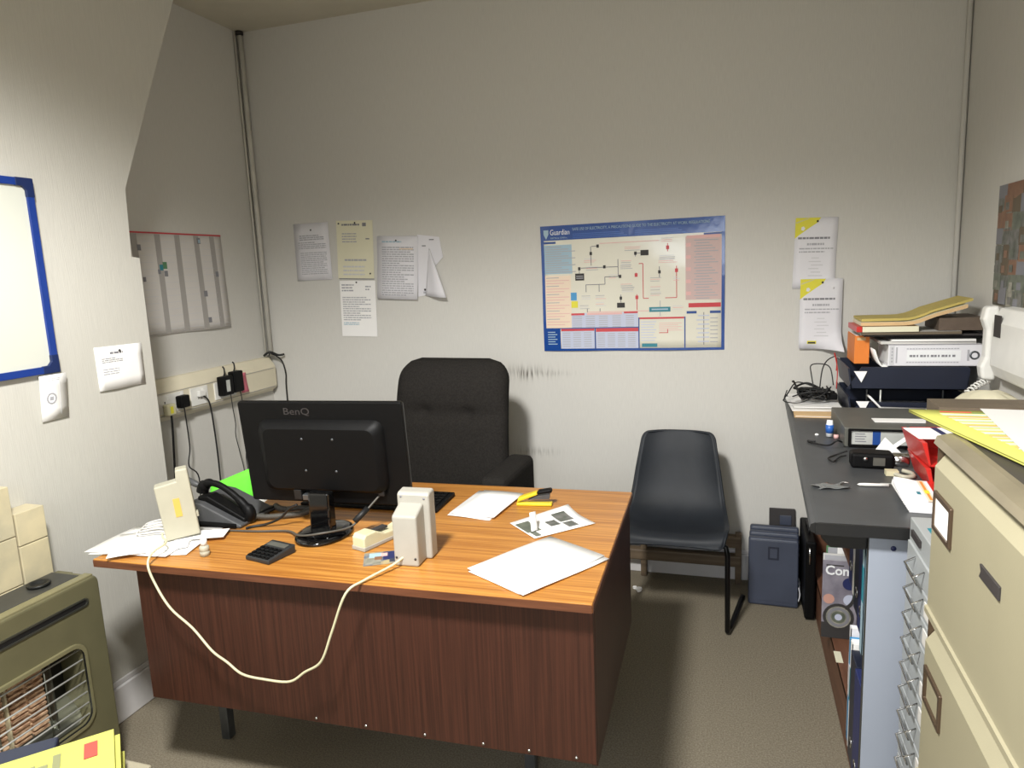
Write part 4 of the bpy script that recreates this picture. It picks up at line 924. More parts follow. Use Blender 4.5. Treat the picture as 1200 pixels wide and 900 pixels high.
b.build('top', t, weld=True, fixn=True)
b = MB(); b.box(2.645, -1.6445, -0.001, 3.31, -1.6405, 0.0265, 'counter_edge'); b.build('edge_band', t)
b = MB(); b.prism([(2.66, -0.002), (2.66, -0.02), (2.68, -0.042), (2.7585, -0.042), (2.7585, -0.002)], 'y', YN, YN+0.016, 'counter_edge')
b.build('support_bracket', t, bevel=0.004)

# books and papers on the shelves: (y near, y far, spine x, z, height, material, label)
bk = [(-1.595, -1.565, 2.758, 0.553, 0.29, 'ink_sky', 'pale blue spine on the upper shelf, nearest the white end panel'),
      (-1.560, -1.535, 2.764, 0.553, 0.27, 'paper_grey', 'pale grey spine on the upper shelf, second from the white end panel'),
      (-1.530, -1.450, 2.770, 0.553, 0.285, 'navy_book', 'thick navy binder on the upper shelf of the bookcase'),
      (-1.445, -1.425, 2.778, 0.553, 0.26, 'paper_cream', 'thin cream booklet on the upper shelf beyond the thick navy binder'),
      (-1.420, -1.340, 2.778, 0.553, 0.28, 'navy_deep', 'blackish blue binder on the upper shelf beyond the cream booklet'),
      (-1.335, -1.300, 2.784, 0.553, 0.25, 'ink_green', 'dull green spine on the upper shelf of the bookcase'),
      (-1.290, -1.245, 2.788, 0.553, 0.24, 'paper_grey', 'pale grey spine on the upper shelf beyond the dull green one'),
      (-1.240, -1.170, 2.790, 0.553, 0.28, 'navy_book', 'farthest navy binder on the upper shelf of the bookcase'),
      (-1.595, -1.510, 2.760, 0.170, 0.300, 'navy_book', 'navy box file on the bottom shelf, nearest the white end panel'),
      (-1.505, -1.420, 2.764, 0.170, 0.300, 'navy_deep', 'darker navy box file on the bottom shelf, second from the white end panel'),
      (-1.412, -1.385, 2.768, 0.170, 0.31, 'paper_white', 'white spine on the bottom shelf beside the navy box files'),
      (-1.380, -1.352, 2.770, 0.170, 0.30, 'ink_azure', 'blue-spined brochure on the bottom shelf beside the white spine'),
      (-1.346, -1.322, 2.774, 0.170, 0.32, 'paper_cool', 'pale lilac-white brochure on the bottom shelf beyond the blue-spined one'),
      (-1.316, -1.290, 2.782, 0.170, 0.29, 'paper_white', 'farthest white brochure on the bottom shelf of the bookcase')]
for (ya, yb, x, z, h, m, lab) in bk:
    t = thing('book', lab, 'book', (x, ya, z+0.0012), 0, 'books and files in the bookcase')
    thick = yb-ya
    if thick > 0.05:
        b = MB(); b.box(0, 0, 0, 0.24, thick, h, m); b.build('file_box', t, bevel=0.002)
        b = MB(); b.lathe([(0.014, 0.0006), (0.014, -0.0015), (0.009, -0.002), (0.009, 0.0006)], (0.0, thick/2, 0.06), 'chrome', 14, 'x'); b.build('finger_ring', t)
    else:
        b = MB(); b.box(0, 0, 0, 0.215, 0.002, h, m); b.box(0, thick-0.002, 0, 0.215, thick, h, m); b.box(0, 0, 0, 0.002, thick, h, m); b.build('cover', t)
        b = MB(); b.box(0.002, 0.002, 0.004, 0.211, thick-0.002, h-0.004, 'paper_white'); b.build('page_block', t)
        b = MB(); b.box(-0.0008, thick*0.15, h*0.45, 0.0004, thick*0.85, h*0.75, 'ink_teal' if m in ('ink_sky', 'paper_white') else 'ink_pale'); b.build('spine_label', t)

# magazine and leaflets standing at the front of the bottom shelf
pr = [(0.0, 0.0, 1, 0.20, 'ink_dark', 0), (0.10, 0.93, 0.6, 0.945, 'ink_dark', 1)]
t = thing('magazine', 'magazine with a headset cover and big white title, upright on the bottom shelf', 'magazine', (2.764, -0.80, 0.1715), 0.0)
b = sheet_mesh(0.112, 0.287, 'magazine_cover', pr, ); b.text('Conn', 0.046, Matrix.Translation((0.008, -0.003, 0.236)) @ Matrix.Rotation(PI/2, 4, 'X'), 'ink_white', 0, 'LEFT', 0.096, 0.0012)
def disc(cx, cz, r0, r1, m, e, a0=0, a1=360, n=24):
    vs = []; fs = []
    for i in range(n+1):
        a = rad(a0+(a1-a0)*i/n); vs += [(cx+r0*math.cos(a), -e, cz+r0*math.sin(a)), (cx+r1*math.cos(a), -e, cz+r1*math.sin(a))]
    for i in range(n): fs.append((2*i, 2*i+1, 2*i+3, 2*i+2))
    b.add(vs, [f[::-1] for f in fs], m)
disc(0.054, 0.080, 0.0005, 0.050, 'ink_dark', 0.0014); disc(0.054, 0.080, 0.0005, 0.040, 'photo_pale', 0.0018); disc(0.054, 0.080, 0.026, 0.036, 'ink_mid', 0.0022); disc(0.054, 0.080, 0.0005, 0.022, 'photo_green', 0.0024); disc(0.054, 0.080, 0.0005, 0.012, 'ink_lilac', 0.0027)
disc(0.086, 0.205, 0.0005, 0.022, 'navy_book', 0.0014); disc(0.045, 0.165, 0.052, 0.064, 'ink_dark', 0.0020, -60, 20); disc(0.022, 0.145, 0.0005, 0.018, 'skin_print', 0.0010); disc(0.088, 0.145, 0.0005, 0.020, 'ink_lilac', 0.0011)
b.build('cover', t, solid=0.0003)
b = MB(); b.box(0.001, 0.0008, 0.002, 0.111, 0.006, 0.285, 'paper_white'); b.build('page_block', t)
lf = [(2.786, -0.70, 0.30, 0.11, 'ink_green', 'dull green leaflet standing behind the magazine on the bottom shelf'), (2.818, -0.735, 0.325, 0.11, 'paper_white', 'white leaflet with a dark mark standing behind the magazine'), (2.845, -0.64, 0.355, 0.21, 'paper_cream', 'tall cream leaflet standing at the back of the leaflets behind the magazine'), (2.768, -0.772, 0.300, 0.10, 'paper_grey', 'grey-topped leaflet directly behind the magazine')]
for (x, y, h, w, m, lab) in lf:
    p2 = [(0.05, 0.90, 0.95, 0.98, 'ink_grey', 0), (0.1, 0.4, 0.6, 0.7, 'ink_pale', 0)]
    if 'dark mark' in lab: p2 = [(0.25, 0.78, 0.4, 0.86, 'ink_teal', 0), (0.55, 0.7, 0.9, 0.9, 'ink_mid', 0), (0.4, 0.93, 0.8, 0.97, 'ink_red', 0)]
    if 'cream' in lab: p2 = []
    paper('leaflet', lab, 'leaflet', w, h, m, (x, y, 0.1715), prints=p2, solid=0.002, group='leaflets behind the magazine')
# ------------------------------------------------------------------ things on the counter
CZ = 0.8955
def onctr(name, label, cat, x, y, rz=0.0, group=None, z=CZ): return thing(name, label, cat, (x, y, z), rz, group)
# papers at the far left end
t = onctr('manila_folder', 'tan folder at the far left end of the counter', 'folder', 2.685, -0.50, -0.03)
b = MB(); b.box(0, 0, 0, 0.18, 0.33, 0.003, 'paper_tan'); b.box(0.0, 0.0, 0.0065, 0.175, 0.33, 0.0095, 'paper_tan'); b.box(0.0, 0.325, 0, 0.175, 0.33, 0.0095, 'paper_tan'); b.build('cover', t)
b = MB(); b.box(0.004, 0.003, 0.0032, 0.177, 0.324, 0.0064, 'paper_white'); b.build('contents', t)
t = onctr('paper_pile', 'white and grey papers under the cable tangle at the far end of the counter', 'papers', 2.682, -0.435, 0.0, z=CZ+0.0105)
for k in range(3):
    b = sheet_mesh(0.172, 0.29, ('paper_white', 'paper_grey', 'paper_white')[k]); o = b.build('sheet', t, solid=0.003); o.rotation_euler = (FLAT, 0, (0.03, -0.06, 0.02)[k]); o.location = (0.004*k, 0.012*k, 0.0035+0.0045*k)
# cable tangle
rc = random.Random(11)
t = onctr('cable_tangle', 'tangle of thin black cables heaped at the far end of the counter', 'cables', 2.795, -0.30, z=CZ+0.028)
for k in range(7):
    pts = []; a0 = rc.uniform(0, 6.28); R0 = rc.uniform(0.03, 0.06); cx, cy = rc.uniform(-0.05, 0.0), rc.uniform(-0.06, 0.06)
    for i in range(11):
        a = a0+i*rc.uniform(0.7, 1.1); rr = R0*rc.uniform(0.6, 1.3)
        pts.append((cx+rr*math.cos(a), cy+0.8*rr*math.sin(a), 0.010+0.055*rc.random()*(1-0.3*(k % 2))))
    b = MB(); b.tube(pts, rc.choice([0.0028, 0.0035, 0.0045]), 'black_rubber', 6, sub=5); b.build('cable_loop', t)
b = MB(); b.tube([(-0.02, 0.03, 0.04), (-0.03, 0.05, 0.10), (-0.03, 0.06, 0.135), (0.01, 0.06, 0.14), (0.04, 0.05, 0.125), (0.05, 0.02, 0.06)], 0.0025, 'black_rubber', 6, sub=6)
b.tube([(0.0, 0.02, 0.05), (0.01, 0.04, 0.12), (0.03, 0.06, 0.155), (0.062, 0.08, 0.17)], 0.0025, 'black_rubber', 6, sub=6)
b.tube([(0.065, 0.05, 0.04), (0.068, 0.06, 0.12), (0.055, 0.06, 0.185), (0.066, 0.07, 0.15), (0.066, 0.075, 0.11)], 0.002, 'red_plastic', 6, sub=6)
b.tube([(-0.14, -0.02, 0.002), (-0.12, 0.0, 0.03), (-0.09, 0.04, 0.065), (-0.05, 0.05, 0.06), (0.0, 0.04, 0.04)], 0.0025, 'black_rubber', 6, sub=6)
b.tube([(-0.02, -0.06, 0.03), (-0.08, -0.08, 0.006), (-0.13, -0.05, 0.002), (-0.135, 0.0, 0.004), (-0.12, 0.06, 0.03)], 0.0022, 'black_rubber', 6, sub=6)
b.build('trailing_lead', t)
b = MB(); b.box(-0.075, 0.0, 0.008, -0.015, 0.035, 0.05, 'black_plastic'); b.box(0.02, -0.03, 0.008, 0.06, 0.0, 0.035, 'black_plastic'); b.build('power_brick', t, bevel=0.005)

# letter trays
def tray(label, x0, y0, z, w, d, h, m, front_h):
    t = thing('letter_tray', label, 'letter tray', (x0, y0, z), 0, 'navy letter trays on the counter')
    b = MB(); b.box(0, 0, 0, w, d, 0.004, m); b.build('tray_floor', t)
    b = MB(); 
    b.prism([(0.0, 0.0), (0.004, 0.0), (-0.006, h), (-0.012, h)], 'y', 0, d, m); b.prism([(w-0.004, 0.0), (w, 0.0), (w+0.004, h), (w, h)], 'y', 0, d, m); b.box(0, d-0.004, 0, w, d, h, m); b.build('side_wall', t)
    b = MB(); b.prism([(-0.012, 0.004), (0.035, front_h), (w*0.55, front_h), (w*0.55, front_h), (w, front_h), (w, 0.0), (0, 0.0)], 'y', 0, 0.004, m); b.build('front_lip', t)
    return t
tr1 = tray('lower navy letter tray on the counter, dark inside with papers', 2.885, -0.46, CZ+0.0008, 0.385, 0.33, 0.075, 'navy_deep', 0.055)
tr2 = tray('upper navy letter tray holding the stack of binders', 2.885, -0.44, 0.995, 0.385, 0.31, 0.080, 'navy_deep', 0.085)
b = MB()
for (x, y) in ((0.10, 0.01), (0.375, 0.01), (0.10, 0.29), (0.375, 0.29)): b.tube([(x, y, 0.004), (x, y, 0.102-0.003)], 0.003, 'label_silver', 8)
b.build('riser_pin', tr1)
paper('note_paper', 'white papers lying in the lower navy letter tray', 'papers', 0.21, 0.25, 'paper_cool', (2.995, -0.443, CZ+0.0098), rx=FLAT, rz=0.05, solid=0.004)
t = thing('booklet', 'white booklet with its cover bent up, poking out of the lower navy tray', 'booklet', (2.985, -0.528, CZ+0.03), 0.05)
b = MB(); b.grid(lambda u, v: (-0.05*u+0.06*0, 0.0+0.05*v, 0.0+0.055*u), 3, 2, 'paper_white'); b.grid(lambda u, v: (0.20*u, 0.05*v, 0.012-0.004*u), 2, 2, 'paper_white', flip=False); b.build('pages', t, solid=0.006)
for (x, z, lab) in ((2.893, 1.035, 'white triangle of paper wedged in the left end of the upper navy tray'), (2.900, 0.925, 'white triangle of paper wedged in the left end of the lower navy tray')):
    b = MB(); b.add([(0.0, 0, 0.03), (0.045, 0, 0.03), (0.026, -0.004, -0.012)], [(0, 2, 1)], 'paper_white'); o = b.build('paper_corner', None, solid=0.0008); o.location = (x, -0.468 if z < 1 else -0.447, z); tag(o, lab, 'paper')

# stack on the upper tray
SZ = 1.081
t = thing('ring_binder', 'white ring binder lying on the upper navy tray, spine outward', 'binder', (3.010, -0.425, SZ), 0)
b = MB(); b.box(0, 0, 0, 0.302, 0.003, 0.080, 'paper_cool'); b.box(0, 0, 0.077, 0.302, 0.235, 0.080, 'paper_cool'); b.box(0, 0, 0, 0.302, 0.235, 0.003, 'paper_cool'); b.build('cover', t, bevel=0.001)
b = MB(); b.box(0.006, 0.006, 0.004, 0.295, 0.225, 0.070, 'paper_white'); b.build('page_block', t)
b = MB()
b.box(0.062, -0.0008, 0.020, 0.235, 0.0, 0.058, 'ink_white'); b.box(0.004, -0.0006, 0.004, 0.020, 0.0, 0.076, 'ink_pale')
for i in range(13): b.box(0.07+i*0.0115, -0.0014, 0.034, 0.0795+i*0.0115-0.002*(i % 3), -0.0004, 0.042, 'ink_mid')
for i in range(18): b.box(0.06+i*0.0095, -0.0014, 0.063, 0.067+i*0.0095, -0.0004, 0.066, 'ink_grey'); b.box(0.06+i*0.0095, -0.0014, 0.013, 0.067+i*0.0095, -0.0004, 0.016, 'ink_grey')
for i in range(5): b.box(0.010, -0.0014, 0.014+0.012*i, 0.015, -0.0004, 0.021+0.012*i, 'ink_grey')
b.box(0.025, -0.0010, 0.012, 0.030, -0.0002, 0.070, 'ink_grey'); b.box(0.255, -0.001, 0.02, 0.262, -0.0002, 0.06, 'ink_grey')
b.build('spine_label', t)
b = MB(); b.lathe([(0.016, 0.0004), (0.016, -0.0015), (0.010, -0.002), (0.010, 0.0004)], (0.278, 0.0, 0.040), 'steel_grey', 18, 'y'); b.build('finger_ring', t)
t = thing('booklet', 'curved white booklet sagging out from under the binder stack', 'booklet', (2.965, -0.432, SZ), 0)
b = MB(); b.grid(lambda u, v: (0.0+0.043*u, 0.16*v, 0.062-0.06*u+0.025*math.sin(u*PI)*-1), 6, 2, 'paper_white'); b.build('pages', t, solid=0.005)
t = thing('magazine_file', 'orange card file standing under the left end of the paper stack', 'file', (2.905, -0.36, SZ), 0)
b = MB(); b.box(0, 0, 0, 0.052, 0.18, 0.108, 'orange_card'); b.build('sleeve', t, bevel=0.002)
b = MB(); b.box(0.008, -0.0012, 0.090, 0.038, 0.0006, 0.101, 'paper_tan'); b.build('label', t)
b = MB(); b.box(0.004, 0.004, 0.108, 0.05, 0.17, 0.1095, 'paper_white'); b.build('contents', t)
# layers on top (z from 1.162)
def slab(label, x, y, z, w, d, h, m, rz=0.0, name='document', cat='document', page=None, bend=None):
    t = thing(name, label, cat, (x, y, z), rz)
    b = MB()
    f = bend or (lambda u: 0.0)
    nx = 14 if bend else 1
    def top(u, v): return (u*w, v*d, h+f(u))
    def bot(u, v): return (u*w, v*d, f(u))
    pm = page or m
    b.grid(top, nx, 1, m, smooth=False); b.grid(bot, nx, 1, m, smooth=False, flip=True)
    b.grid(lambda u, v: (u*w, 0, h*v+f(u)), nx, 1, pm, smooth=False); b.grid(lambda u, v: (u*w, d, h*v+f(u)), nx, 1, pm, smooth=False, flip=True)
    b.grid(lambda u, v: (0, u*d, h*v+f(0)), 1, 1, m, smooth=False, flip=True); b.grid(lambda u, v: (w, u*d, h*v+f(1)), 1, 1, pm, smooth=False)
    b.build('pages', t)
    return t
slab('dog-eared grey papers lying directly on the white ring binder', 2.985, -0.415, 1.162, 0.31, 0.21, 0.010, 'paper_grey', 0.01, 'paper_pile', 'papers')
slab('white sheaf sticking out right above the dog-eared grey papers', 3.02, -0.42, 1.1725, 0.27, 0.20, 0.007, 'paper_white', -0.02, 'paper_pile', 'papers')
slab('thin black plastic folder in the middle of the paper stack', 3.0, -0.41, 1.180, 0.315, 0.21, 0.008, 'black_plastic', 0.0, 'document_folder', 'folder')
slab('dark brown card folder above the black one in the paper stack', 2.93, -0.405, 1.1895, 0.385, 0.22, 0.007, 'card_dark', 0.0, 'document_folder', 'folder')
slab('long drab grey booklet below the cream-edged book in the stack', 2.915, -0.425, 1.198, 0.33, 0.21, 0.010, 'paper_grey', 0.01, 'booklet', 'booklet', 'card_brown')
slab('thick dark brown file at the right end of the paper stack', 3.175, -0.405, 1.2095, 0.145, 0.20, 0.045, 'book_brown', 0.0, 'document_folder', 'file')
t = slab('thick cream-edged book with a red spine at the left of the stack', 2.905, -0.43, 1.2090, 0.20, 0.20, 0.020, 'paper_tan', 0.0, 'book', 'book', 'paper_cream')
b = MB(); b.box(-0.006, -0.003, 0.0, 0.014, 0.203, 0.021, 'red_plastic'); b.build('spine', t, bevel=0.002)
bendf = lambda u: 0.034*max(0, u-0.42)*max(0, min(1, (u-0.42)*4))*3.0
slab('cream-paged magazine bending up over the brown file in the stack', 2.915, -0.42, 1.2315, 0.345, 0.19, 0.013, 'paper_cream', 0.0, 'magazine', 'magazine', 'paper_tan', bendf)
slab('yellow-covered catalogue curling at the top of the paper stack', 2.92, -0.40, 1.2455, 0.36, 0.19, 0.009, 'card_yellow', 0.0, 'catalogue', 'catalogue', 'card_yellow', lambda u: bendf((u*0.36+0.005)/0.345)+0.001+0.003*u)

# yellow box and cream bag at the back right
t = onctr('carton', 'small yellow and orange carton at the back right of the counter', 'box', 3.205, -0.64, 0.0)
b = MB(); b.box(0, 0, 0, 0.085, 0.10, 0.085, 'card_yellow'); b.build('box_body', t, bevel=0.002)
b = MB(); b.box(0.018, -0.0010, 0.0, 0.048, 0.0003, 0.085, 'orange_card'); b.box(0.006, 0.0, 0.0846, 0.079, 0.1, 0.0856, 'ink_peach'); b.build('printed_band', t)
t = onctr('plastic_bag', 'crumpled cream plastic bag below the wall telephone', 'bag', 3.225, -0.83, 0.0)
def bag(u, v):
    a = 2*PI*u; q = PI*v
    rr = 1+0.10*math.sin(5*a+3*v*4)+0.08*math.sin(9*a+7*v)
    return (max(-0.095, min(0.09, 0.095*math.sin(q)*math.cos(a)*rr)), 0.135*math.sin(q)*math.sin(a)*rr, 0.085+0.082*-math.cos(q)*(1+0.10*math.sin(3*a)*math.sin(q)))
b = MB(); b.grid(bag, 32, 18, 'bag_cream', flip=True); b.build('bag_body', t, weld=True)

# grey device with a label, handheld unit, cables
t = onctr('storage_unit', 'dark grey flat electronic unit with a silver label on the counter', 'device', 2.800, -0.930, 0.0)
b = MB(); b.box(0, 0, 0, 0.30, 0.33, 0.062, 'device_grey'); b.build('case', t, bevel=0.003)
b = MB(); ring(b, rrect(0.010, 0.002, 0.285, 0.060, 0.004), rrect(0.018, 0.009, 0.277, 0.054, 0.003), -0.008, 0.0, 'black_plastic', axis='y'); b.build('bezel', t)
b = MB(); b.box(0.019, -0.002, 0.010, 0.235, 0.0004, 0.053, 'label_silver'); b.box(0.080, -0.0028, 0.010, 0.102, 0.0, 0.053, 'ink_blue'); 
for i in range(4): b.box(0.030, -0.0028, 0.018+i*0.008, 0.062-0.004*(i % 2), 0.0, 0.021+i*0.008, 'ink_mid')
b.build('rating_label', t)
t = onctr('document', 'white strip of paper lying on top of the dark grey unit', 'paper', 2.90, -0.845, 0.02, z=CZ+0.0625)
b = sheet_mesh(0.19, 0.055, 'paper_white'); o = b.build('sheet', t, solid=0.002); o.rotation_euler = (FLAT, 0, 0); o.location = (0, 0, 0.0025)
t = onctr('handheld_scanner', 'black handheld unit with a bright metal barrel lying on the counter', 'device', 2.785, -1.165, 0.0)
b = MB(); b.prism([(0, -0.01), (0.11, -0.018), (0.11, 0.045), (0.03, 0.055), (0, 0.04)], 'z', 0.0, 0.044, 'black_plastic'); b.build('body', t, bevel=0.008, seg=3)
b = MB(); b.box(0.055, -0.0195, 0.012, 0.085, -0.012, 0.034, 'device_grey'); b.lathe([(0.006, 0), (0.006, -0.004), (0, -0.005)], (0.035, -0.0145, 0.03), 'chrome', 12, 'y'); b.build('control_panel', t)
b = MB(); b.lathe([(0.018, 0), (0.020, 0.002), (0.020, 0.040), (0.017, 0.043), (0.0, 0.043)], (0.108, 0.014, 0.023), 'chrome', 22, 'x'); b.build('barrel', t)
b = MB(); b.tube([(2.79, -0.95, CZ+0.02), (2.772, -0.975, CZ+0.03), (2.755, -0.96, CZ+0.012), (2.735, -0.93, CZ+0.004), (2.705, -0.90, CZ+0.004), (2.698, -0.88, CZ+0.004), (2.72, -0.885, CZ+0.004)], 0.0028, 'black_rubber', 6, sub=6); tag(b.build('data_lead'), 'thin black lead trailing left from the dark grey unit across the counter', 'cable')
b = MB(); b.tube([(2.790, -1.06, CZ+0.02), (2.765, -1.05, CZ+0.006), (2.735, -1.09, CZ+0.004), (2.745, -1.125, CZ+0.004), (2.765, -1.085, CZ+0.006), (2.785, -1.075, CZ+0.01)], 0.0026, 'black_rubber', 6, sub=6); tag(b.build('data_lead'), 'thin black lead curled in a loop beside the handheld unit', 'cable')
t = onctr('glue_tube', 'small blue and white tube standing left of the dark grey unit', 'tube', 2.772, -0.80, 0.0)
b = MB(); b.lathe([(0.0, 0), (0.011, 0), (0.012, 0.03), (0.009, 0.055), (0.0, 0.055)], (0, 0, 0.002), 'ink_white', 16); b.build('tube_body', t)
b = MB(); b.lathe([(0.0125, 0.012), (0.0128, 0.04)], (0, 0, 0.002), 'ink_cobalt', 16); b.build('printed_band', t)
b = MB(); b.lathe([(0.0, 0.0), (0.008, 0.0), (0.008, 0.012), (0, 0.012)], (0.018, -0.02, 0.0005), 'ink_pink', 12); tag(b.build('bottle_cap'), 'pinkish bottle cap lying by the small blue tube on the counter', 'cap').location = (2.772, -0.80, CZ)
t = onctr('envelope', 'white envelope corner standing behind the handheld unit', 'envelope', 2.865, -1.02, 0.0)
b = MB(); b.add([(0, 0, 0.004), (0.085, 0.0, 0.002), (0.042, 0.045, 0.045)], [(0, 1, 2)], 'paper_white'); b.add([(0.05, 0.02, 0.02), (0.062, 0.016, 0.016), (0.135, 0.07, 0.055), (0.125, 0.075, 0.06)], [(0, 1, 2, 3)], 'paper_white'); b.build('flap', t, solid=0.001)
b = MB(); b.tube([(2.880, -1.235, CZ+0.008), (2.90, -1.262, CZ+0.006), (2.925, -1.255, CZ+0.006), (2.927, -1.225, CZ+0.006), (2.910, -1.205, CZ+0.007)], 0.006, 'ivory_plastic', 8, sub=6)
b.box(2.862, -1.245, CZ+0.001, 2.893, -1.220, CZ+0.015, 'cream_plastic'); tag(b.build('telephone_lead'), 'ivory lead with a chunky plug lying in front of the handheld unit', 'cable')
b = MB(); b.tube([(2.875, -1.275, CZ+0.005), (2.90, -1.29, CZ+0.005), (2.92, -1.31, CZ+0.005), (2.925, -1.35, CZ+0.005)], 0.005, 'white_plastic', 8, sub=6); tag(b.build('telephone_lead'), 'short white lead lying nearest the red tray on the counter', 'cable')
# red trays
def red_tray(label, x, y, z, rz, w, d, ry=0.0):
    t = thing('letter_tray', label, 'letter tray', (x, y, z), rz, 'red trays by the filing cabinet', 0, ry)
    b = MB(); b.box(0, 0, 0, w, d, 0.004, 'red_plastic'); b.build('tray_floor', t)
    b = MB(); b.prism([(0, 0), (0.004, 0), (-0.008, 0.062), (-0.020, 0.062)], 'y', 0, d, 'red_plastic'); b.prism([(w-0.004, 0), (w, 0), (w+0.012, 0.062), (w+0.006, 0.062)], 'y', 0, d, 'red_plastic'); b.box(0, d-0.004, 0, w, d, 0.062, 'red_plastic'); b.build('side_wall', t, bevel=0.001)
    return t
red_tray('lower red letter tray beside the filing cabinet', 2.945, -1.375, CZ+0.001, 0.0, 0.25, 0.20)
red_tray('upper red letter tray tipped over on the lower one', 2.935, -1.370, CZ+0.066, 0.06, 0.25, 0.18)
paper('envelope', 'white envelope with a dark blue stripe lying in the upper red tray', 'envelope', 0.22, 0.12, 'paper_white', (2.915, -1.340, CZ+0.132), rx=FLAT, rz=0.1, prints=[(0.30, 0.0, 0.37, 1, 'navy_book', 0)], solid=0.002)
t = onctr('leaflet_pile', 'pile of white leaflets with an orange stripe at the front edge of the counter', 'leaflets', 2.858, -1.535, -0.04)
for k in range(7):
    pr = [] if k < 6 else [(0.55, 0.0, 0.70, 1.0, 'ink_peach', 0), (0.60, 0.05, 0.66, 0.95, 'ink_orange', 1), (0.58, 0.35, 0.68, 0.5, 'ink_yellow', 2), (0.40, 0.30, 0.48, 0.42, 'ink_teal', 1), (0.78, 0, 1.0, 1.0, 'red_plastic', 0)]
    b = sheet_mesh(0.099, 0.165, 'paper_white' if k % 3 else 'paper_cool', pr); o = b.build('leaflet_sheet', t, solid=0.0035); o.rotation_euler = (FLAT, 0, 0.02*((k*5) % 3-1)); o.location = (-0.0025*k, 0.0012*k, 0.0036+0.0040*k)
t = onctr('ballpoint_pen', 'slim silver-white pen lying on the dark counter', 'pen', 2.775, -1.345, 0.05)
b = MB(); b.lathe([(0.0, 0), (0.0035, 0.006), (0.0042, 0.02), (0.0042, 0.075), (0.0, 0.076)], (0, 0, 0.0045), 'white_plastic', 12, 'x'); b.build('barrel', t)
b = MB(); b.box(0.055, -0.0012, 0.0085, 0.080, 0.0012, 0.0098, 'label_silver'); b.build('clip', t)
t = onctr('plastic_packet', 'crumpled clear plastic packet at the front of the dark counter', 'packet', 2.675, -1.395, 0.2)
b = MB(); b.grid(lambda u, v: (0.075*u+0.01*math.sin(v*7), 0.045*v, 0.002+0.004*math.sin(u*5+v*3)**2), 10, 6, 'clear_film'); b.build('film', t, solid=0.0008)
b = MB(); b.grid(lambda u, v: (0.032*u, 0.005*v+0.018*u, 0.001+0.004*math.sin(u*3)), 5, 1, 'paper_white'); o = b.build('paper_scrap', None, solid=0.0008); o.location = (2.725, -1.345, CZ); tag(o, 'thin curl of white paper behind the clear packet on the counter', 'paper scrap')
b = MB(); b.lathe([(0.0, 0), (0.007, 0.0), (0.006, 0.004), (0, 0.006)], (0, 0, 0), 'paper_white', 9); o = b.build('paper_scrap', None); o.location = (2.735, -0.78, CZ); tag(o, 'tiny white scrap alone on the bare part of the counter', 'paper scrap')
# brown carton behind the filing cabinet
t = onctr('carton', 'flat-topped brown carton showing above the papers on the filing cabinet', 'box', 3.0, -1.165, 0.0)
b = MB(); b.box(0, 0, 0, 0.31, 0.130, 0.176, 'card_brown'); b.build('box_body', t, bevel=0.002)
b = MB(); b.box(0.0, 0.0, 0.1758, 0.31, 0.064, 0.1785, 'card_brown'); b.build('top_flap', t)
b = MB(); b.box(0.0, 0.066, 0.1758, 0.31, 0.130, 0.1785, 'card_brown'); b.build('top_flap', t)

# ------------------------------------------------------------------ multi-drawer cabinet
t = thing('multidrawer_cabinet', 'pale grey cabinet of shallow drawers with wire handles beside the filing cabinet', 'drawer cabinet', (2.828, -1.665, 0.0))
b = MB(); b.box(0.004, -0.33, 0.001, 0.44, 0.0, 0.930, 'drawer_grey'); b.build('carcass', t, bevel=0.002)
b = MB(); b.box(0.020, -0.10, 0.9295, 0.25, -0.07, 0.9315, 'ink_teal'); b.build('green_strip', t)
n = 15
for k in range(n):
    z = 0.030+k*0.0570
    b = MB(); b.box(0.0, -0.326, z, 0.006, -0.004, z+0.052, 'drawer_grey'); d = b.build('drawer', t, bevel=0.0015)
    b = MB(); b.tube([(0.001, -0.075, z+0.040), (-0.020, -0.075, z+0.028), (-0.020, -0.150, z+0.028), (0.001, -0.150, z+0.040), (-0.020, -0.150, z+0.028), (-0.013, -0.150, z+0.012), (-0.013, -0.075, z+0.012), (-0.020, -0.075, z+0.028)], 0.0024, 'chrome', 6); b.build('wire_handle', d)
    if k % 3 != 2:
        b = MB(); b.box(-0.002, -0.27, z+0.012, 0.0004, -0.165, z+0.042, 'paper_grey'); b.build('label_card', d)
b = MB(); b.box(-0.001, -0.10, 0.898, 0.005, -0.03, 0.912, 'card_dark'); b.build('top_slot', t)

# ------------------------------------------------------------------ filing cabinet
FX, FY, FW, FH = 2.775, -2.053, 0.47, 1.206
t = thing('filing_cabinet', 'tall cream metal filing cabinet in the right foreground', 'filing cabinet', (FX, FY, 0))
b = MB(); b.box(0.026, -FW, 0.001, 0.545, 0.0, FH-0.013, 'cabinet_cream'); b.build('carcass', t, bevel=0.002)
b = MB(); b.box(0.004, -FW, 0.02, 0.027, -FW+0.003, FH-0.013, 'cabinet_cream'); b.box(0.004, -0.003, 0.02, 0.027, 0.0, FH-0.013, 'holder_brown'); b.build('side_flange', t)  # far flange coloured brown to paint in the shadow line at that corner
b = MB(); b.box(0.03, -FW-0.002, FH-0.013, 0.548, 0.002, FH, 'cabinet_top'); b.build('top_plate', t)
b = MB(); b.prism([(-0.002, FH-0.016), (0.031, FH-0.016), (0.031, FH+0.001), (0.022, FH+0.001), (0.002, FH-0.004)], 'y', -FW-0.002, 0.002, 'cabinet_trim'); b.build('front_trim', t)
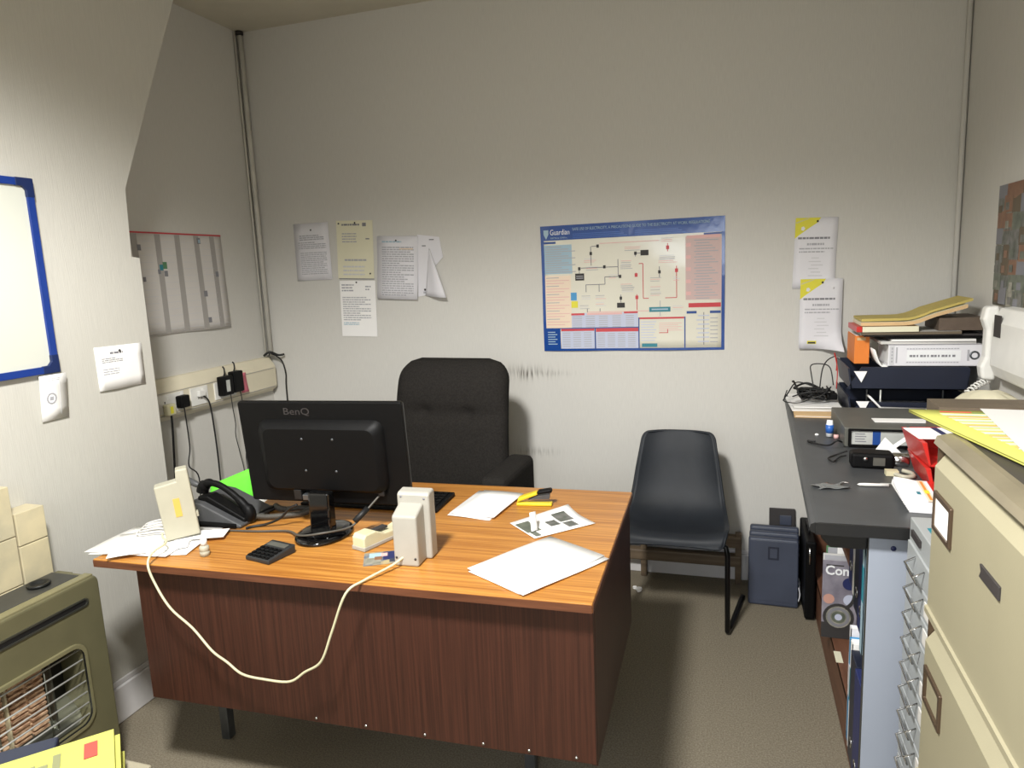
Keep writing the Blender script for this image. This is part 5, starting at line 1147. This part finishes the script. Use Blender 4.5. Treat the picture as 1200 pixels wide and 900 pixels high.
for k in range(4):
    z1 = 1.190-0.3035*k; z0 = max(0.02, z1-0.288)
    b = MB(); b.prism([(0.0, z0+0.010), (0.0, z1-0.036), (0.026, z1), (0.026, z0), (0.008, z0)], 'y', -FW+0.004, -0.004, 'cabinet_cream'); d = b.build('drawer', t, bevel=0.0015)
    b = MB(); b.prism([(-0.004, z0), (-0.004, z0+0.010), (0.004, z0+0.014), (0.010, z0)], 'y', -FW+0.004, -0.004, 'cabinet_cream'); b.build('bottom_lip', d)
    b = MB(); ring(b, rrect(-0.115, z1-0.136, -0.020, z1-0.072, 0.002), rrect(-0.107, z1-0.128, -0.028, z1-0.080, 0.002), -0.0045, 0.001, 'holder_brown'); h = b.build('label_holder', d, bevel=0.001)
    if k == 0:
        b = MB(); b.box(-0.002, -0.108, z1-0.130, 0.0004, -0.027, z1-0.078, 'paper_white'); b.build('label_card', h)
    b = MB(); b.prism([(-0.318, z1-0.100), (-0.246, z1-0.100), (-0.252, z1-0.108), (-0.246, z1-0.118), (-0.318, z1-0.118)], 'x', -0.003, 0.001, 'card_dark'); b.build('finger_pull', d, bevel=0.0008)
# forms on top of the cabinet
t = thing('form_stack', 'yellow lined forms spread over the top of the filing cabinet', 'forms', (2.771, -1.90, FH+0.0015), 0.0)
for k in range(2):
    pr = []
    if k == 1:
        pr = [(0.14, 0.955, 0.3, 0.963, 'ink_red', 1), (0.30, 0.945, 0.5, 0.95, 'ink_green', 0)]
        for i in range(14): pr.append((0.12, 0.90-i*0.055, 0.95, 0.925-i*0.055, 'form_orange' if i % 3 == 1 else 'form_pale', 0)); pr.append((0.12, 0.895-i*0.055, 0.9, 0.899-i*0.055, 'ink_pink' if i % 2 else 'ink_sky', 1))
        pr.append((0.30, 0.42, 0.5, 0.435, 'ink_red', 2))
    b = sheet_mesh(0.297, 0.42, 'paper_yellow', pr, lambda u, v: 0.001, 6, 8)
    b.v = [(p[0]+(0.4-p[2])*0.19*(1-p[0]/0.297), p[1], p[2]-0.05*p[0]*(p[2]/0.42)) for p in b.v]; o = b.build('form_sheet', t, solid=0.0025); o.rotation_euler = (FLAT, 0, 0); o.location = (0, -0.42, 0.003+0.0032*k)
paper('note_paper', 'large pale sheet lying over the yellow forms on the filing cabinet', 'paper', 0.28, 0.40, 'sheet_grey', (2.838, -2.29, FH+0.0105), rx=FLAT, rz=-0.11, prints=lines(0.30, 0.80, 0.9, 0.90, 3, 'ink_pale', 3, .4)+lines(0.3, 0.5, 0.9, 0.7, 3, 'ink_pale', 5, .3), solid=0.001)
b = MB()

# ------------------------------------------------------------------ right wall
t = thing('wall_telephone', 'white wall telephone with a handset on the right wall', 'telephone', (W-0.001, -0.55, 1.06))
b = MB(); b.prism([(0.0, 0.012), (-0.045, 0.02), (-0.062, 0.06), (-0.062, 0.20), (-0.040, 0.245), (0.0, 0.25)], 'y', -0.42, -0.10, 'white_plastic'); b.build('body', t, bevel=0.006, seg=3)
b = MB(); b.prism([(-0.032, 0.0), (-0.072, 0.004), (-0.078, 0.045), (-0.066, 0.080), (-0.066, 0.170), (-0.078, 0.205), (-0.070, 0.248), (-0.032, 0.250)], 'y', -0.072, -0.024, 'white_plastic'); b.build('handset', t, bevel=0.010, seg=3)
b = MB(); b.prism([(0.0, 0.02), (-0.031, 0.02), (-0.031, 0.24), (0.0, 0.24)], 'y', -0.099, -0.02, 'white_plastic'); b.build('cradle', t, bevel=0.004)
b = MB(); b.box(-0.0635, -0.185, 0.155, -0.061, -0.125, 0.225, 'card_dark'); b.build('display', t)
b = MB(); ctr = [Vector((-0.045, -0.045, 0.0)), Vector((-0.10, -0.07, -0.03)), Vector((-0.16, -0.10, -0.10)), Vector((-0.19, -0.14, -0.155))]; pts = []
N_ = 130
for i in range(N_+1):
    q = i/N_*3; k = min(int(q), 2); f = q-k
    p0 = ctr[max(k-1, 0)]; p1 = ctr[k]; p2 = ctr[k+1]; p3 = ctr[min(k+2, 3)]
    c = 0.5*((2*p1)+(-p0+p2)*f+(2*p0-5*p1+4*p2-p3)*f*f+(-p0+3*p1-3*p2+p3)*f**3)
    d = (p2-p1).normalized(); a = d.cross(Vector((0, 0, 1))).normalized(); e = d.cross(a)
    th = i*2*PI/6.5; pts.append(c+a*math.cos(th)*0.010+e*math.sin(th)*0.010)
b.tube(pts, 0.003, 'white_plastic', 5); b.build('coiled_cord', t)
# collage poster
pr = []; rq = random.Random(23)
ms = ['photo_grey', 'photo_green', 'photo_orange', 'photo_pale', 'ink_mid', 'photo_grey', 'card_brown']
for i in range(9):
    for j in range(8):
        u0, v0 = i/9+rq.uniform(-0.02, 0.02), j/8+rq.uniform(-0.02, 0.02)
        m = ms[rq.randrange(len(ms))]
        if i == 1 and j >= 5 or i == 2 and j == 2: m = 'photo_orange'
        pr.append((max(0, u0), max(0, v0), min(1, u0+0.125), min(1, v0+0.14), m, rq.randrange(3)))
        if rq.random() < 0.6: pr.append((max(0, u0+0.02), max(0, v0+0.02), min(1, u0+0.07), min(1, v0+0.08), ms[rq.randrange(len(ms))], 3))
paper('photo_collage', 'dark collage of photographs on the right wall above the telephone', 'poster', 0.62, 0.40, 'photo_pale', (W-0.004, -0.445, 1.305), rz=-PI/2, prints=pr, curl=lambda u, v: 0.006*(1-v)*math.sin(u*6)**2, nu=8, nv=6, ry=0.0)

# ------------------------------------------------------------------ light
def area(name, loc, rot, sx, sy, power, rgb, spread=180):
    l = bpy.data.lights.new(name, 'AREA'); l.shape = 'RECTANGLE'; l.size = sx; l.size_y = sy; l.energy = power; l.color = rgb; l.spread = rad(spread)
    o = bpy.data.objects.new(name, l); COL.objects.link(o); o.location = loc; o.rotation_euler = rot; return o
l = bpy.data.lights.new('ceiling_lamp', 'SPOT'); l.energy = 325; l.color = (1.0, 0.985, 0.95); l.spot_size = rad(156.5); l.spot_blend = 0.42; l.shadow_soft_size = 0.14
o = bpy.data.objects.new('ceiling_lamp', l); COL.objects.link(o); o.location = (1.78, -2.90, 2.58)
area('window_light', (2.2, YB+0.05, 1.55), (rad(58), 0, 0), 1.3, 1.1, 14, (0.84, 0.91, 1.0), 105)
w = bpy.data.worlds.new('World'); bpy.context.scene.world = w; w.use_nodes = True
w.node_tree.nodes['Background'].inputs[0].default_value = (0.8, 0.85, 1, 1); w.node_tree.nodes['Background'].inputs[1].default_value = 0.07
sc = bpy.context.scene
sc.view_settings.view_transform = 'Standard'; sc.view_settings.look = 'None'; sc.view_settings.gamma = 1; sc.view_settings.use_curve_mapping = False
sc.view_settings.exposure = 0.25
